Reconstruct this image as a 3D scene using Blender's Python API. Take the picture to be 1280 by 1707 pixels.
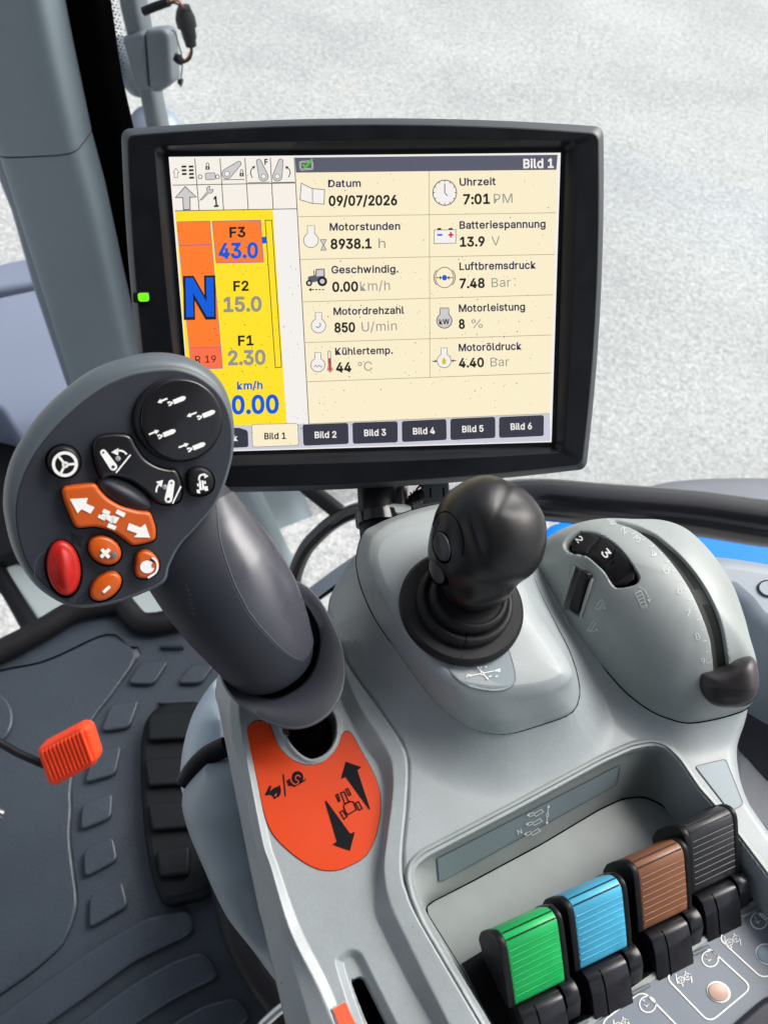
import bpy, math, random
import numpy as np
from mathutils import Vector, Matrix
from mathutils.bvhtree import BVHTree

random.seed(11)
RNG = np.random.default_rng(11)
sc = bpy.context.scene
for o in list(bpy.data.objects):
    bpy.data.objects.remove(o)
COL = sc.collection

# ------------------------------------------------------------------ camera, sky, sun, exposure
CAM = np.array([0.0, 0.0, 2.40])
FPX = 1283.0                                   # focal length in photo pixels (26 mm equivalent, portrait)
_down = np.array([-185.0, -847.0, 1283.0]); _down /= np.linalg.norm(_down)
fz, rz = -_down[2], -_down[0]
FW = np.array([0.0, math.sqrt(1 - fz * fz), fz])
_b = -rz * FW[2] / FW[1]
RT = np.array([math.sqrt(1 - rz * rz - _b * _b), _b, rz])
UP = np.cross(RT, FW)
cd = bpy.data.cameras.new('camera'); cam = bpy.data.objects.new('camera', cd); COL.objects.link(cam)
M = Matrix.Identity(4)
for i in range(3):
    M[i][0], M[i][1], M[i][2], M[i][3] = RT[i], UP[i], -FW[i], CAM[i]
cam.matrix_world = M
cd.sensor_fit = 'VERTICAL'; cd.sensor_height = 34.6; cd.sensor_width = 26.0
cd.lens = FPX / 1707 * 34.6
cd.clip_start = 0.02; cd.clip_end = 500
cd.dof.use_dof = True; cd.dof.focus_distance = 0.40; cd.dof.aperture_fstop = 15
sc.camera = cam

SUN_EL, SUN_AZ = math.radians(46), math.radians(48)     # azimuth clockwise from +Y
w = bpy.data.worlds.new('World'); sc.world = w; w.use_nodes = True
nt = w.node_tree; bg = nt.nodes['Background']
sky = nt.nodes.new('ShaderNodeTexSky'); sky.sky_type = 'NISHITA'; sky.sun_disc = False
sky.sun_elevation = SUN_EL; sky.sun_rotation = SUN_AZ
sky.air_density = 1.0; sky.dust_density = 5.0; sky.ozone_density = 1.0
hs = nt.nodes.new('ShaderNodeHueSaturation'); hs.inputs['Saturation'].default_value = 0.42; nt.links.new(sky.outputs[0], hs.inputs['Color']); nt.links.new(hs.outputs[0], bg.inputs[0]); bg.inputs[1].default_value = 0.128
ld = bpy.data.lights.new('sun', 'SUN'); ld.energy = 1.45; ld.angle = math.radians(40); ld.color = (1, 0.97, 0.93)
sun = bpy.data.objects.new('sun', ld); COL.objects.link(sun)
sd = Vector((math.sin(SUN_AZ) * math.cos(SUN_EL), math.cos(SUN_AZ) * math.cos(SUN_EL), math.sin(SUN_EL)))
sun.rotation_euler = sd.to_track_quat('Z', 'Y').to_euler(); sun.location = (3, 3, 6)
sc.view_settings.view_transform = 'Standard'; sc.view_settings.look = 'None'
sc.view_settings.gamma = 1; sc.view_settings.use_curve_mapping = False
sc.view_settings.exposure = 1.0
EXPO = 2 ** sc.view_settings.exposure
sc.cycles.max_bounces = 8; sc.cycles.transparent_max_bounces = 12

# ------------------------------------------------------------------ helpers
def nrm(v):
    v = np.asarray(v, float); return v / np.linalg.norm(v)
def nrmr(a):
    return a / (np.linalg.norm(a, axis=1, keepdims=True) + 1e-12)
def ray(p):
    return (p[0] - 640.0) * RT - (p[1] - 853.5) * UP + FPX * FW
def PD(px, py, depth):                          # point seen at a photo pixel, at a distance along the view axis
    return CAM + ray((px, py)) * (depth / FPX)
def PZ(px, py, z):                              # ... on the level z
    d = ray((px, py)); return CAM + d * ((z - CAM[2]) / d[2])
def PY(px, py, y):                              # ... on the upright plane y
    d = ray((px, py)); return CAM + d * ((y - CAM[1]) / d[1])
def PPL(p, o, n):
    d = ray(p); return CAM + d * (np.dot(o - CAM, n) / np.dot(d, n))
def proj(P):
    q = np.asarray(P) - CAM
    x, y, z = q @ RT, q @ UP, q @ FW
    return np.stack([640 + FPX * x / z, 853.5 - FPX * y / z], -1)
class Frame:
    def __init__(s, o, ux, uy):
        s.o = np.asarray(o, float); s.x = nrm(ux); uy = np.asarray(uy, float)
        s.y = nrm(uy - s.x * np.dot(uy, s.x)); s.n = np.cross(s.x, s.y)
    def loc(s, p, h=0.0):
        q = PPL(p, s.o + s.n * h, s.n) - s.o
        return np.array([q @ s.x, q @ s.y])
    def w(s, ab, h=0.0):
        return s.o + s.x * ab[0] + s.y * ab[1] + s.n * h
    def surf(s, h):
        o = s.o + s.n * h
        return lambda p: PPL(p, o, s.n)
def K(x0, y0, k):                               # survey readings taken in an enlarged crop
    return lambda pts: [(x0 + x / k, y0 + y / k) for x, y in pts]

def cc(pts, n, closed=True):                    # Catmull-Rom resample
    P = np.asarray(pts, float); m = len(P); out = []
    seg = m if closed else m - 1
    dense = []
    for i in range(seg):
        if closed: p0, p1, p2, p3 = P[(i - 1) % m], P[i], P[(i + 1) % m], P[(i + 2) % m]
        else: p0, p1, p2, p3 = P[max(i - 1, 0)], P[i], P[i + 1], P[min(i + 2, m - 1)]
        for t in np.linspace(0, 1, 24, endpoint=False):
            dense.append(0.5 * (2 * p1 + (p2 - p0) * t + (2 * p0 - 5 * p1 + 4 * p2 - p3) * t * t + (3 * p1 - p0 - 3 * p2 + p3) * t ** 3))
    dense.append(P[0] if closed else P[-1])
    return rs(dense, n, closed)
def rs(pts, n, closed=False):                   # even resample of a polyline
    D = np.asarray(pts, float)
    L = np.concatenate([[0], np.cumsum(np.linalg.norm(np.diff(D, axis=0), axis=1))])
    t = np.linspace(0, L[-1], n, endpoint=not closed)
    return np.stack([np.interp(t, L, D[:, k]) for k in range(D.shape[1])], 1)
def pc(pts, n):
    return rs(list(pts) + [pts[0]], n, True)
def rc(pts, r, k=5):                            # polygon with rounded corners
    P = np.asarray(pts, float); m = len(P); out = []
    for i in range(m):
        a, b, c = P[i - 1], P[i], P[(i + 1) % m]
        ra = min(r, np.linalg.norm(a - b) * .48); rb = min(r, np.linalg.norm(c - b) * .48)
        s, e = b + nrm(a - b) * ra, b + nrm(c - b) * rb
        for t in np.linspace(0, 1, k):
            out.append((1 - t) ** 2 * s + 2 * t * (1 - t) * b + t * t * e)
    return np.array(out)
def ell(cx, cy, rx, ry, rot=0, n=48):
    t = np.linspace(0, 2 * math.pi, n, endpoint=False); c, s = math.cos(math.radians(rot)), math.sin(math.radians(rot))
    x, y = rx * np.cos(t), ry * np.sin(t)
    return np.stack([cx + x * c - y * s, cy + x * s + y * c], 1)
def polar(pts, cen, n):                         # star-shaped contour resampled by angle
    D = rs(list(pts) + [pts[0]], 3000, True) - np.asarray(cen, float)
    a = np.arctan2(D[:, 1], D[:, 0]); r = np.hypot(D[:, 0], D[:, 1]); o = np.argsort(a); a, r = a[o], r[o]
    t = np.linspace(-math.pi, math.pi, n, endpoint=False)
    R = np.interp(t, np.concatenate([a - 2 * math.pi, a, a + 2 * math.pi]), np.concatenate([r, r, r]))
    return np.stack([cen[0] + R * np.cos(t), cen[1] + R * np.sin(t)], 1)
def _ins1(P, d):
    A = 0.5 * np.sum(P[:, 0] * np.roll(P[:, 1], -1) - np.roll(P[:, 0], -1) * P[:, 1])
    u, v = nrmr(np.roll(P, -1, 0) - P), nrmr(P - np.roll(P, 1, 0)); t = nrmr(u + v); c = np.clip((t * u).sum(1), .6, 1)
    return P + np.stack([-t[:, 1], t[:, 0]], 1) * ((1 if A > 0 else -1) * d / c)[:, None]
def inset(P, d):                                # 2-D contour moved inwards in small steps, folds smoothed away
    P = np.asarray(P, float)
    if d <= 0: return _ins1(P, d)
    Q = P.copy(); n = 6
    for k in range(n):
        Q = _ins1(Q, d / n)
        for _ in range(3):
            u, v = nrmr(np.roll(Q, -1, 0) - Q), nrmr(Q - np.roll(Q, 1, 0)); bad = ((u * v).sum(1) < .80)[:, None]
            bad = bad | np.roll(bad, 1, 0) | np.roll(bad, -1, 0)
            Q = np.where(bad, (np.roll(Q, 1, 0) + np.roll(Q, -1, 0) + Q) / 3, Q)
    return Q
def sdf(x, y, poly):                            # signed distance (negative inside) to a closed polygon, numpy
    P = np.asarray(poly, float)[:, :2]; Q = np.roll(P, -1, 0)
    d2 = np.full(x.shape, 1e9); ins = np.zeros(x.shape, bool)
    for (ax, ay), (bx, by) in zip(P, Q):
        ex, ey = bx - ax, by - ay; L = ex * ex + ey * ey + 1e-18
        t = np.clip(((x - ax) * ex + (y - ay) * ey) / L, 0, 1)
        d2 = np.minimum(d2, (x - ax - t * ex) ** 2 + (y - ay - t * ey) ** 2)
        c = ((ay > y) != (by > y)) & (x < (bx - ax) * (y - ay) / (by - ay + 1e-18) + ax)
        ins ^= c
    d = np.sqrt(d2); return np.where(ins, -d, d)
def sstep(a, b, x):
    t = np.clip((x - a) / (b - a), 0, 1); return t * t * (3 - 2 * t)

LOC = {}
def root_loc(o):
    while o.parent: o = o.parent
    return LOC.get(o.name, np.zeros(3))
def tag(o, label=None, cat=None, group=None, kind=None, category=None):
    cat = cat or category
    for k, v in (('label', label), ('category', cat), ('group', group), ('kind', kind)):
        if v: o[k] = v
    return o
def thing(name, label, cat, loc, group=None):
    o = bpy.data.objects.new(name, None); COL.objects.link(o)
    o.empty_display_size = 0.02
    o.location = tuple(loc); LOC[o.name] = np.asarray(loc, float)
    return tag(o, label, cat, group)

class MB:
    def __init__(s): s.v, s.f, s.mi, s.mats, s.n = [], [], [], [], 0
    def mid(s, m):
        if m not in s.mats: s.mats.append(m)
        return s.mats.index(m)
    def add(s, verts, faces, m):
        verts = np.asarray(verts, float).reshape(-1, 3); k = s.mid(m)
        s.v.append(verts); b = s.n; s.n += len(verts)
        s.f.extend([[i + b for i in f] for f in faces]); s.mi.extend([k] * len(faces))
        return s
    def rings(s, R, m, closed=True, cap0=False, cap1=False, mats=None):   # R: list of (n,3) arrays
        n = len(R[0]); V = np.concatenate(R); F, MI = [], []
        lim = n if closed else n - 1
        for i in range(len(R) - 1):
            a, b = i * n, (i + 1) * n
            F += [[a + j, a + (j + 1) % n, b + (j + 1) % n, b + j] for j in range(lim)]
        if mats is None:
            s.add(V, F, m)
        else:
            b0 = s.n; s.v.append(V); s.n += len(V)
            s.f.extend([[q + b0 for q in f] for f in F])
            for i in range(len(R) - 1): s.mi.extend([s.mid(mats[i])] * lim)
        if cap0: s.add(R[0], [list(range(n))[::-1]], m if mats is None else mats[0])
        if cap1: s.add(R[-1], [list(range(n))], m if mats is None else mats[-1])
        return s
    def grid(s, G, m, keep=None):
        a, b = G.shape[:2]; idx = np.arange(a * b).reshape(a, b)
        F = np.stack([idx[:-1, :-1], idx[1:, :-1], idx[1:, 1:], idx[:-1, 1:]], -1)
        F = F[keep] if keep is not None else F.reshape(-1, 4)
        return s.add(G.reshape(-1, 3), F.tolist(), m)
    def slab(s, fr, px, h0, h1, m, bev=0.001, seg=4, dome=0.0, local=False, top_m=None, shrink=0.0):
        P = np.asarray(px, float) if local else np.array([fr.loc(p, h1) for p in px])
        A = 0.5 * np.sum(P[:, 0] * np.roll(P[:, 1], -1) - np.roll(P[:, 0], -1) * P[:, 1])
        if A < 0: P = P[::-1]
        per = np.sum(np.linalg.norm(np.roll(P, -1, 0) - P, axis=1))
        if len(P) < 60 and bev > per * .004: P = rs(np.concatenate([P, P[:1]]), int(min(160, max(60, per / max(bev, 1e-4) * 1.6))), True)
        W = lambda Q, h: np.array([fr.w(q, h) for q in Q])
        R = [W(inset(P, -shrink), h0), W(P, h1 - bev)]
        for k in range(1, seg + 1):
            a = math.pi / 2 * k / seg
            R.append(W(inset(P, bev * (1 - math.cos(a))), h1 - bev + bev * math.sin(a)))
        Q = inset(P, bev); c = Q.mean(0)
        if dome:
            for k in np.linspace(.12, .96, 9):
                R.append(W(c + (Q - c) * (1 - k), h1 + dome * (1 - (1 - k) ** 2)))
        s.rings(R, m, cap0=True)
        s.add(R[-1], [list(range(len(P)))], top_m or m)
        return s
    def tube(s, path, r, m, n=16, caps=True, flat=1.0):
        P = np.asarray(path, float); k = len(P); r = np.broadcast_to(np.asarray(r, float), (k,))
        T = np.gradient(P, axis=0); T /= np.linalg.norm(T, axis=1, keepdims=True)
        u = np.cross(T[0], [0, 0, 1.0]); u = nrm(u) if np.linalg.norm(u) > 1e-4 else np.array([1.0, 0, 0]); R = []
        a = np.linspace(0, 2 * math.pi, n, endpoint=False)
        for i in range(k):
            u = nrm(u - T[i] * np.dot(u, T[i])); v = np.cross(T[i], u)
            R.append(P[i] + r[i] * (np.outer(np.cos(a), u) + flat * np.outer(np.sin(a), v)))
        return s.rings(R, m, cap0=caps, cap1=caps)
    def box(s, fr, a0, a1, b0, b1, h0, h1, m, bev=0.0006):
        P = rc([(a0, b0), (a1, b0), (a1, b1), (a0, b1)], bev, 3)
        return s.slab(fr, P, h0, h1, m, bev=bev, seg=2, local=True)
    def lathe(s, o, ax, prof, m, n=64, shear=None):
        ax = nrm(ax); u = nrm(np.cross(ax, [0.3, 1, 0.1])); v = np.cross(ax, u)
        a = np.linspace(0, 2 * math.pi, n, endpoint=False)
        R = [o + ax * h + r * (np.outer(np.cos(a), u) + np.outer(np.sin(a), v)) for r, h in prof]
        return s.rings(R, m, cap0=True, cap1=True)
    def fill(s, px, surf, m):
        P = [tuple(p) for p in px]
        V = np.array([surf(p) for p in P])
        nn = np.zeros(3)
        for i in range(len(V)): nn += np.cross(V[i] - V[0], V[(i + 1) % len(V)] - V[0])
        if np.dot(nn, CAM - V[0]) < 0: V = V[::-1]
        return s.add(V, [list(range(len(V)))], m)
    def stroke(s, px, wd, surf, m, closed=False, miter=False):
        P = np.asarray(px, float); n = len(P)
        if closed: t = np.roll(P, -1, 0) - np.roll(P, 1, 0)
        else: t = np.gradient(P, axis=0) if n > 2 else np.array([P[1] - P[0]] * 2)
        t /= (np.linalg.norm(t, axis=1, keepdims=True) + 1e-9); q = np.stack([-t[:, 1], t[:, 0]], 1) * wd / 2
        if miter or (closed and n <= 12):
            u = nrmr(np.roll(P, -1, 0) - P); v = nrmr(P - np.roll(P, 1, 0)); w_ = nrmr(u + v); c_ = np.clip((w_ * u).sum(1), .55, 1)
            q = np.stack([-w_[:, 1], w_[:, 0]], 1) * (wd / 2 / c_)[:, None]
        A = np.array([surf(p) for p in P + q]); B = np.array([surf(p) for p in P - q])
        F = [[i, (i + 1) % n, n + (i + 1) % n, n + i] for i in range(n if closed else n - 1)]
        return s.add(np.concatenate([A, B]), F, m)
    def text(s, string, p0, p1, hpx, surf, m, bold=0.0, under=None):
        V, F, outl = glyphs(string); p0, p1 = np.array(p0, float), np.array(p1, float)
        x0, x1 = V[:, 0].min() - bold, V[:, 0].max() + bold; e = p1 - p0; L = np.linalg.norm(e); e = e / L; q = np.array([e[1], -e[0]])
        tr = lambda v: p0 + e * ((v[0] - x0) / (x1 - x0) * L) + q * (v[1] / CAPH * hpx)
        s.add(np.array([surf(tr(v)) for v in V]), F, m)
        if bold:                                 # heavier weight: the outlines drawn along as strokes, a hair lower
            for P in outl: s.stroke(np.array([tr(v) for v in P]), 2 * bold * hpx / CAPH, under or surf, m, True, miter=True)
        return s
    def build(s, name, parent=None, ang=38, **tags):
        V = np.concatenate(s.v)
        if parent is not None: o0 = root_loc(parent)
        else: o0 = (V.min(0) + V.max(0)) / 2; o0[2] = V[:, 2].min()
        V = V - o0
        me = bpy.data.meshes.new(name)
        lens = np.array([len(f) for f in s.f]); flat = np.fromiter((i for f in s.f for i in f), dtype=np.int32, count=int(lens.sum()))
        me.vertices.add(len(V)); me.vertices.foreach_set('co', V.astype(np.float32).ravel())
        me.loops.add(len(flat)); me.loops.foreach_set('vertex_index', flat)
        me.polygons.add(len(lens)); me.polygons.foreach_set('loop_start', np.concatenate([[0], np.cumsum(lens)[:-1]]).astype(np.int32))
        for m in s.mats: me.materials.append(m)
        me.polygons.foreach_set('material_index', np.array(s.mi, dtype=np.int32))
        me.update(calc_edges=True); me.validate()
        me.shade_smooth()
        if ang: me.set_sharp_from_angle(angle=math.radians(ang))
        o = bpy.data.objects.new(name, me); COL.objects.link(o)
        if parent is not None: o.parent = parent
        else: o.location = tuple(o0); LOC[o.name] = o0
        s.obj = o
        return tag(o, **tags)
    def bvh(s):
        V = np.concatenate(s.v); return BVHTree.FromPolygons([tuple(v) for v in V], s.f)
def on(bvh, off=0.0002):                         # photo pixel -> point on a built surface, a hair proud of it
    last = [None]
    def f(p):
        h, n, i, d = bvh.ray_cast(Vector(CAM), Vector(nrm(ray(p))))
        if h is None: return last[0] if last[0] is not None else PD(p[0], p[1], .38)
        n = np.array(n); q = np.array(h)
        if np.dot(n, CAM - q) < 0: n = -n
        last[0] = q + n * off
        return last[0]
    return f
# outlines of a plain grotesque face: advance and closed contours per character, in thousandths of the letter size
GLYPH = {
'A':[-72,[[16,0,201,509,276,509,463,0,395,0,287,302,280,323,272,346,264,372,255,402,244,438,232,478,245,478,233,437,222,402,213,371,204,345,197,322,191,302,85,0],[110,142,110,199,370,199,370,142]]],
'B':[-28,[[60,0,60,509,241,509,274,507,304,501,329,491,350,477,367,461,381,442,390,421,396,398,398,374,397,353,393,336,387,320,378,307,368,295,356,286,343,278,329,272,315,267,315,262,331,260,347,254,363,245,378,234,391,220,402,203,411,184,416,161,418,136,416,111,410,88,400,67,386,48,368,31,344,18,317,8,284,2,247,0],[125,57,245,57,281,60,309,67,330,80,344,96,353,115,355,137,354,153,350,169,342,184,333,197,320,209,306,218,289,225,269,229,248,231,125,231],[125,285,238,285,256,287,273,290,288,296,302,304,314,314,323,326,330,340,335,355,336,372,333,393,326,412,313,429,294,442,270,449,240,452,125,452]]],
'C':[-48,[[267,-7,242,-6,217,-2,194,5,171,13,150,25,131,39,113,55,97,73,82,93,70,115,59,140,51,166,45,193,41,223,40,254,41,285,45,315,51,343,59,369,70,393,82,415,97,436,113,454,131,470,150,484,171,495,194,504,217,510,242,514,267,516,293,514,317,511,340,504,362,496,383,485,402,471,419,456,435,438,448,418,459,397,467,373,473,348,408,348,404,365,397,380,389,395,380,407,369,418,357,428,344,437,330,444,315,449,300,453,284,455,267,456,237,453,209,445,184,432,161,414,141,391,125,364,113,332,106,295,103,254,106,213,113,177,125,145,141,117,161,94,184,76,210,63,237,56,267,53,284,54,300,56,315,60,330,65,344,72,357,81,369,90,380,102,389,114,397,128,404,144,408,160,473,160,467,135,459,112,448,91,435,71,420,53,402,38,383,24,363,13,341,5,317,-2,293,-6]]],
'D':[-28,[[219,0,96,0,96,57,215,57,254,60,288,68,318,81,343,99,363,122,379,149,390,181,397,216,399,255,397,294,390,329,379,361,364,388,344,410,320,428,291,441,258,449,221,452,93,452,93,509,225,509,254,507,281,504,307,498,331,489,353,478,385,455,412,426,433,391,444,367,451,342,457,315,460,286,462,255,460,224,457,195,451,168,443,142,433,119,421,97,406,77,390,60,371,44,351,31,328,20,303,11,277,5,249,1],[125,509,125,0,60,0,60,509]]],
'F':[-28,[[60,0,60,509,369,509,369,452,125,452,125,278,346,278,346,221,125,221,125,0]]],
'G':[-48,[[269,-7,242,-6,217,-2,193,5,171,14,149,25,130,39,112,55,96,73,82,93,69,116,59,140,51,166,45,194,41,223,40,254,41,285,45,315,51,343,59,369,69,393,82,415,96,436,112,454,129,470,149,484,170,495,192,504,215,510,239,514,265,516,291,514,316,510,340,504,363,494,384,483,403,469,421,453,436,436,449,416,460,395,468,373,474,349,408,349,402,365,395,379,387,393,378,406,368,417,356,427,344,436,330,443,315,448,300,453,283,455,265,456,236,453,209,445,183,432,160,414,141,392,125,364,113,332,106,295,103,254,106,213,113,177,125,145,141,117,161,95,184,76,210,63,238,56,269,53,296,55,322,61,345,71,365,85,382,102,396,123,407,147,413,173,415,202,434,199,283,199,283,256,478,256,478,200,475,160,466,124,451,91,431,62,406,38,377,19,344,5,308,-4]]],
'H':[-28,[[60,0,60,509,125,509,125,289,392,289,392,509,457,509,457,0,392,0,392,232,125,232,125,0]]],
'K':[-28,[[104,145,104,216,116,231,128,246,139,261,151,275,162,289,174,303,187,317,199,331,212,344,364,509,448,509,231,276,228,276],[60,0,60,509,125,509,125,334,124,225,125,193,125,0],[372,0,188,259,228,309,449,0]]],
'L':[-28,[[60,0,60,509,125,509,125,57,361,57,361,0]]],
'M':[-28,[[60,0,60,509,152,509,277,187,280,179,284,170,287,159,299,123,303,110,307,97,311,84,322,49,307,49,318,83,330,121,342,158,346,169,349,179,352,187,476,509,568,509,568,0,504,0,504,291,504,327,505,369,506,413,507,457,513,457,508,441,503,425,498,409,482,363,477,348,472,335,467,322,456,291,342,0,286,0,170,291,167,300,163,310,159,321,145,361,140,376,134,392,129,408,124,424,118,441,112,457,119,457,120,416,121,372,122,328,122,291,122,0]]],
'N':[-28,[[60,0,60,509,136,509,343,183,349,174,355,163,363,151,371,137,379,122,388,107,396,90,405,73,414,55,405,54,403,72,402,90,401,108,400,126,399,142,399,157,399,195,399,509,463,509,463,0,387,0,202,290,194,303,186,317,177,331,168,346,159,363,148,381,108,452,119,454,122,384,123,363,124,345,124,328,125,313,125,301,125,291,125,0]]],
'P':[-28,[[60,0,60,509,235,509,272,506,305,499,332,487,356,471,375,452,390,430,400,404,407,377,409,348,407,318,400,291,390,265,375,243,356,223,332,207,305,195,272,188,235,186,109,186,109,242,233,242,257,244,279,248,297,256,312,266,324,279,333,294,339,310,343,328,344,348,343,367,339,385,333,402,324,416,312,428,297,439,279,446,257,451,232,452,125,452,125,0]]],
'R':[-28,[[60,0,60,509,236,509,273,506,305,500,333,489,356,473,376,455,390,433,401,408,407,381,409,352,407,323,401,296,390,271,376,250,356,232,333,217,305,206,273,200,236,198,96,198,96,255,234,255,258,256,280,260,298,267,313,276,325,287,334,300,340,316,344,333,345,352,344,371,340,389,334,405,325,419,313,430,298,440,279,446,258,451,233,452,125,452,125,0],[353,0,230,229,303,229,428,0]]],
'U':[-28,[[259,-8,220,-6,186,2,154,15,126,33,103,55,85,80,71,108,63,140,60,173,60,509,124,509,124,178,126,155,132,133,141,113,153,95,169,80,187,68,208,59,232,53,259,52,285,53,309,59,331,68,349,80,364,95,377,113,385,133,391,155,393,178,393,509,457,509,457,173,454,140,446,108,433,80,414,55,391,33,363,15,332,2,297,-6]]],
'V':[-72,[[204,0,16,509,84,509,192,206,199,187,207,164,215,137,225,106,236,71,248,31,235,31,247,71,257,107,267,138,276,165,283,187,290,206,395,509,463,509,278,0]]],
'W':[-72,[[155,0,16,509,82,509,163,196,167,179,172,162,175,145,179,128,183,111,187,94,190,76,194,58,197,40,189,40,193,58,196,76,200,94,203,111,207,128,211,145,215,162,220,179,224,196,306,509,380,509,462,196,466,179,470,162,474,145,478,128,482,111,486,94,490,76,494,58,497,40,488,40,492,58,495,76,499,94,503,111,506,128,510,145,523,196,603,509,670,509,530,0,455,0,368,323,362,345,357,368,351,391,346,417,341,445,336,475,350,475,345,446,340,420,335,395,330,371,324,347,318,323,230,0]]],
'a':[-58,[[160,-9,137,-7,115,-3,94,5,76,15,60,29,48,45,38,63,32,84,30,108,32,128,36,146,43,161,53,174,64,184,78,193,92,200,108,206,125,211,143,214,161,217,178,220,200,223,218,225,234,227,247,229,257,231,265,235,271,240,274,246,276,255,276,257,275,272,272,285,267,297,260,307,251,315,240,322,227,327,212,330,196,331,178,330,163,327,149,322,137,316,127,309,118,301,110,292,104,283,100,274,41,291,51,313,64,331,79,346,95,358,114,368,133,375,153,380,173,383,194,384,208,384,223,382,239,379,255,375,271,369,286,360,300,350,312,336,322,320,330,301,335,278,337,251,337,0,277,0,277,52,272,52,267,43,260,34,252,25,242,16,229,8,215,1,199,-4,181,-7],[170,45,192,47,211,51,228,59,242,68,254,80,263,93,270,108,274,122,276,138,276,190,272,187,267,184,259,182,251,180,241,178,231,176,221,174,210,173,200,171,175,168,161,166,147,163,134,159,122,153,112,147,103,139,97,130,93,118,92,105,93,93,96,82,102,72,109,64,119,57,130,52,142,48,156,46]]],
'b':[-36,[[229,-8,208,-7,189,-3,172,4,159,12,147,21,138,31,130,41,123,50,118,59,112,59,112,0,53,0,53,509,114,509,114,319,118,319,123,327,130,336,137,346,147,355,158,364,171,373,188,379,207,383,229,384,259,382,287,374,313,361,335,342,354,320,370,293,381,261,388,227,390,189,388,151,381,116,370,84,355,57,336,34,313,16,288,3,260,-6],[220,47,242,49,262,55,279,66,294,80,306,97,316,117,323,139,327,163,328,189,327,215,323,239,316,261,307,281,295,298,280,311,262,322,243,328,220,330,198,328,178,322,161,312,147,299,134,282,125,263,118,241,114,216,113,189,114,162,118,138,125,115,135,95,147,78,162,65,179,55,198,49]]],
'c':[-54,[[207,-8,174,-5,144,3,117,16,93,35,72,58,56,85,44,116,37,150,34,187,37,225,44,260,56,291,72,318,93,341,117,360,144,374,174,382,207,384,226,384,243,381,260,377,276,371,291,364,305,356,318,346,330,335,340,322,349,308,356,293,362,277,303,262,300,272,295,281,290,289,284,297,278,304,270,311,261,316,252,321,242,325,231,328,220,329,207,330,184,328,163,321,145,310,130,296,118,278,108,258,102,236,98,212,96,187,98,163,102,139,108,117,118,97,130,80,145,66,163,55,184,49,207,46,220,47,232,49,243,52,253,55,262,60,271,66,279,73,285,80,292,89,297,98,301,107,304,117,363,102,357,86,350,70,341,56,331,43,319,32,306,21,292,12,277,5,261,-1,244,-5,226,-7]]],
'd':[-54,[[195,-8,165,-6,137,3,111,16,89,34,70,57,55,84,43,116,36,151,34,189,36,227,43,261,55,293,70,320,89,342,112,361,137,374,165,382,196,384,218,383,237,379,253,373,267,364,278,355,287,346,295,336,301,327,306,319,311,319,311,509,372,509,372,0,313,0,313,59,307,59,301,50,295,41,287,31,277,21,266,12,252,4,236,-3,217,-7],[205,47,226,49,246,55,263,65,278,78,290,95,299,115,306,138,310,162,312,189,310,216,306,241,300,263,290,282,278,299,263,312,246,322,227,328,205,330,182,328,162,322,145,311,130,298,118,281,108,261,102,239,98,215,96,189,98,163,102,139,109,117,118,97,130,80,145,66,162,55,182,49]]],
'e':[-54,[[212,-8,177,-5,145,3,117,16,92,35,72,58,56,85,44,116,37,150,34,187,36,224,44,258,55,290,71,317,91,340,115,359,142,373,172,382,205,384,226,383,246,380,266,374,285,366,303,355,319,341,334,324,347,305,357,282,365,256,370,227,371,194,371,169,75,169,75,221,338,221,310,202,308,226,304,248,298,269,288,286,277,301,263,314,246,323,227,328,205,330,183,328,164,323,146,313,131,301,119,286,109,270,102,251,97,231,96,211,96,178,98,151,102,127,110,106,121,88,135,73,151,61,169,53,190,48,212,46,227,47,241,49,254,53,265,58,276,65,285,73,294,82,300,93,306,105,365,91,358,72,348,55,335,39,320,26,302,14,283,4,261,-3,237,-7]]],
'f':[-82,[[228,379,228,327,6,327,6,379],[81,0,81,432,82,452,87,470,96,486,107,499,120,510,135,519,152,525,169,529,187,530,201,530,212,529,222,527,231,525,238,523,243,521,227,468,215,472,209,473,202,474,195,474,178,472,164,468,154,460,147,449,143,435,142,419,142,0]]],
'g':[-54,[[207,-151,180,-149,156,-146,134,-140,114,-132,97,-122,82,-110,70,-97,59,-84,51,-69,101,-41,107,-49,114,-57,122,-66,131,-74,142,-82,154,-88,169,-93,187,-96,207,-97,236,-95,261,-87,282,-75,298,-58,308,-34,311,-6,311,68,306,68,301,60,294,51,287,41,277,32,266,23,252,16,236,10,217,6,195,5,165,7,138,14,113,27,90,43,71,65,55,90,43,120,36,154,34,191,36,229,43,263,55,293,71,320,90,342,112,361,138,374,166,382,196,384,218,383,237,379,253,373,267,365,279,356,288,346,296,336,302,327,308,319,313,319,313,379,372,379,372,-9,370,-40,363,-67,350,-90,334,-109,314,-124,291,-136,265,-144,237,-149],[205,59,227,61,246,66,264,75,278,87,290,103,300,121,307,142,311,166,312,193,311,219,307,242,300,264,291,283,279,299,264,312,247,322,227,328,205,330,182,328,163,322,145,312,130,298,118,282,109,262,102,241,98,218,96,193,98,167,102,144,109,123,118,104,131,88,145,76,163,66,183,61]]],
'h':[-36,[[114,227,114,0,53,0,53,509,114,509,114,287,102,287,116,319,132,344,152,362,175,374,200,382,227,384,252,383,275,377,295,369,313,356,328,340,341,321,350,298,355,271,357,240,357,0,296,0,296,235,293,263,286,286,273,304,256,318,235,326,210,329,192,328,176,324,161,317,147,308,136,297,126,283,119,266,115,248]]],
'i':[-47,[[53,0,53,379,114,379,114,0],[84,443,73,444,63,448,54,455,47,463,43,472,41,483,43,494,47,504,54,512,63,518,73,522,84,524,95,522,105,518,114,512,121,504,125,494,126,483,125,472,121,463,114,455,105,448,95,444]]],
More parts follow.
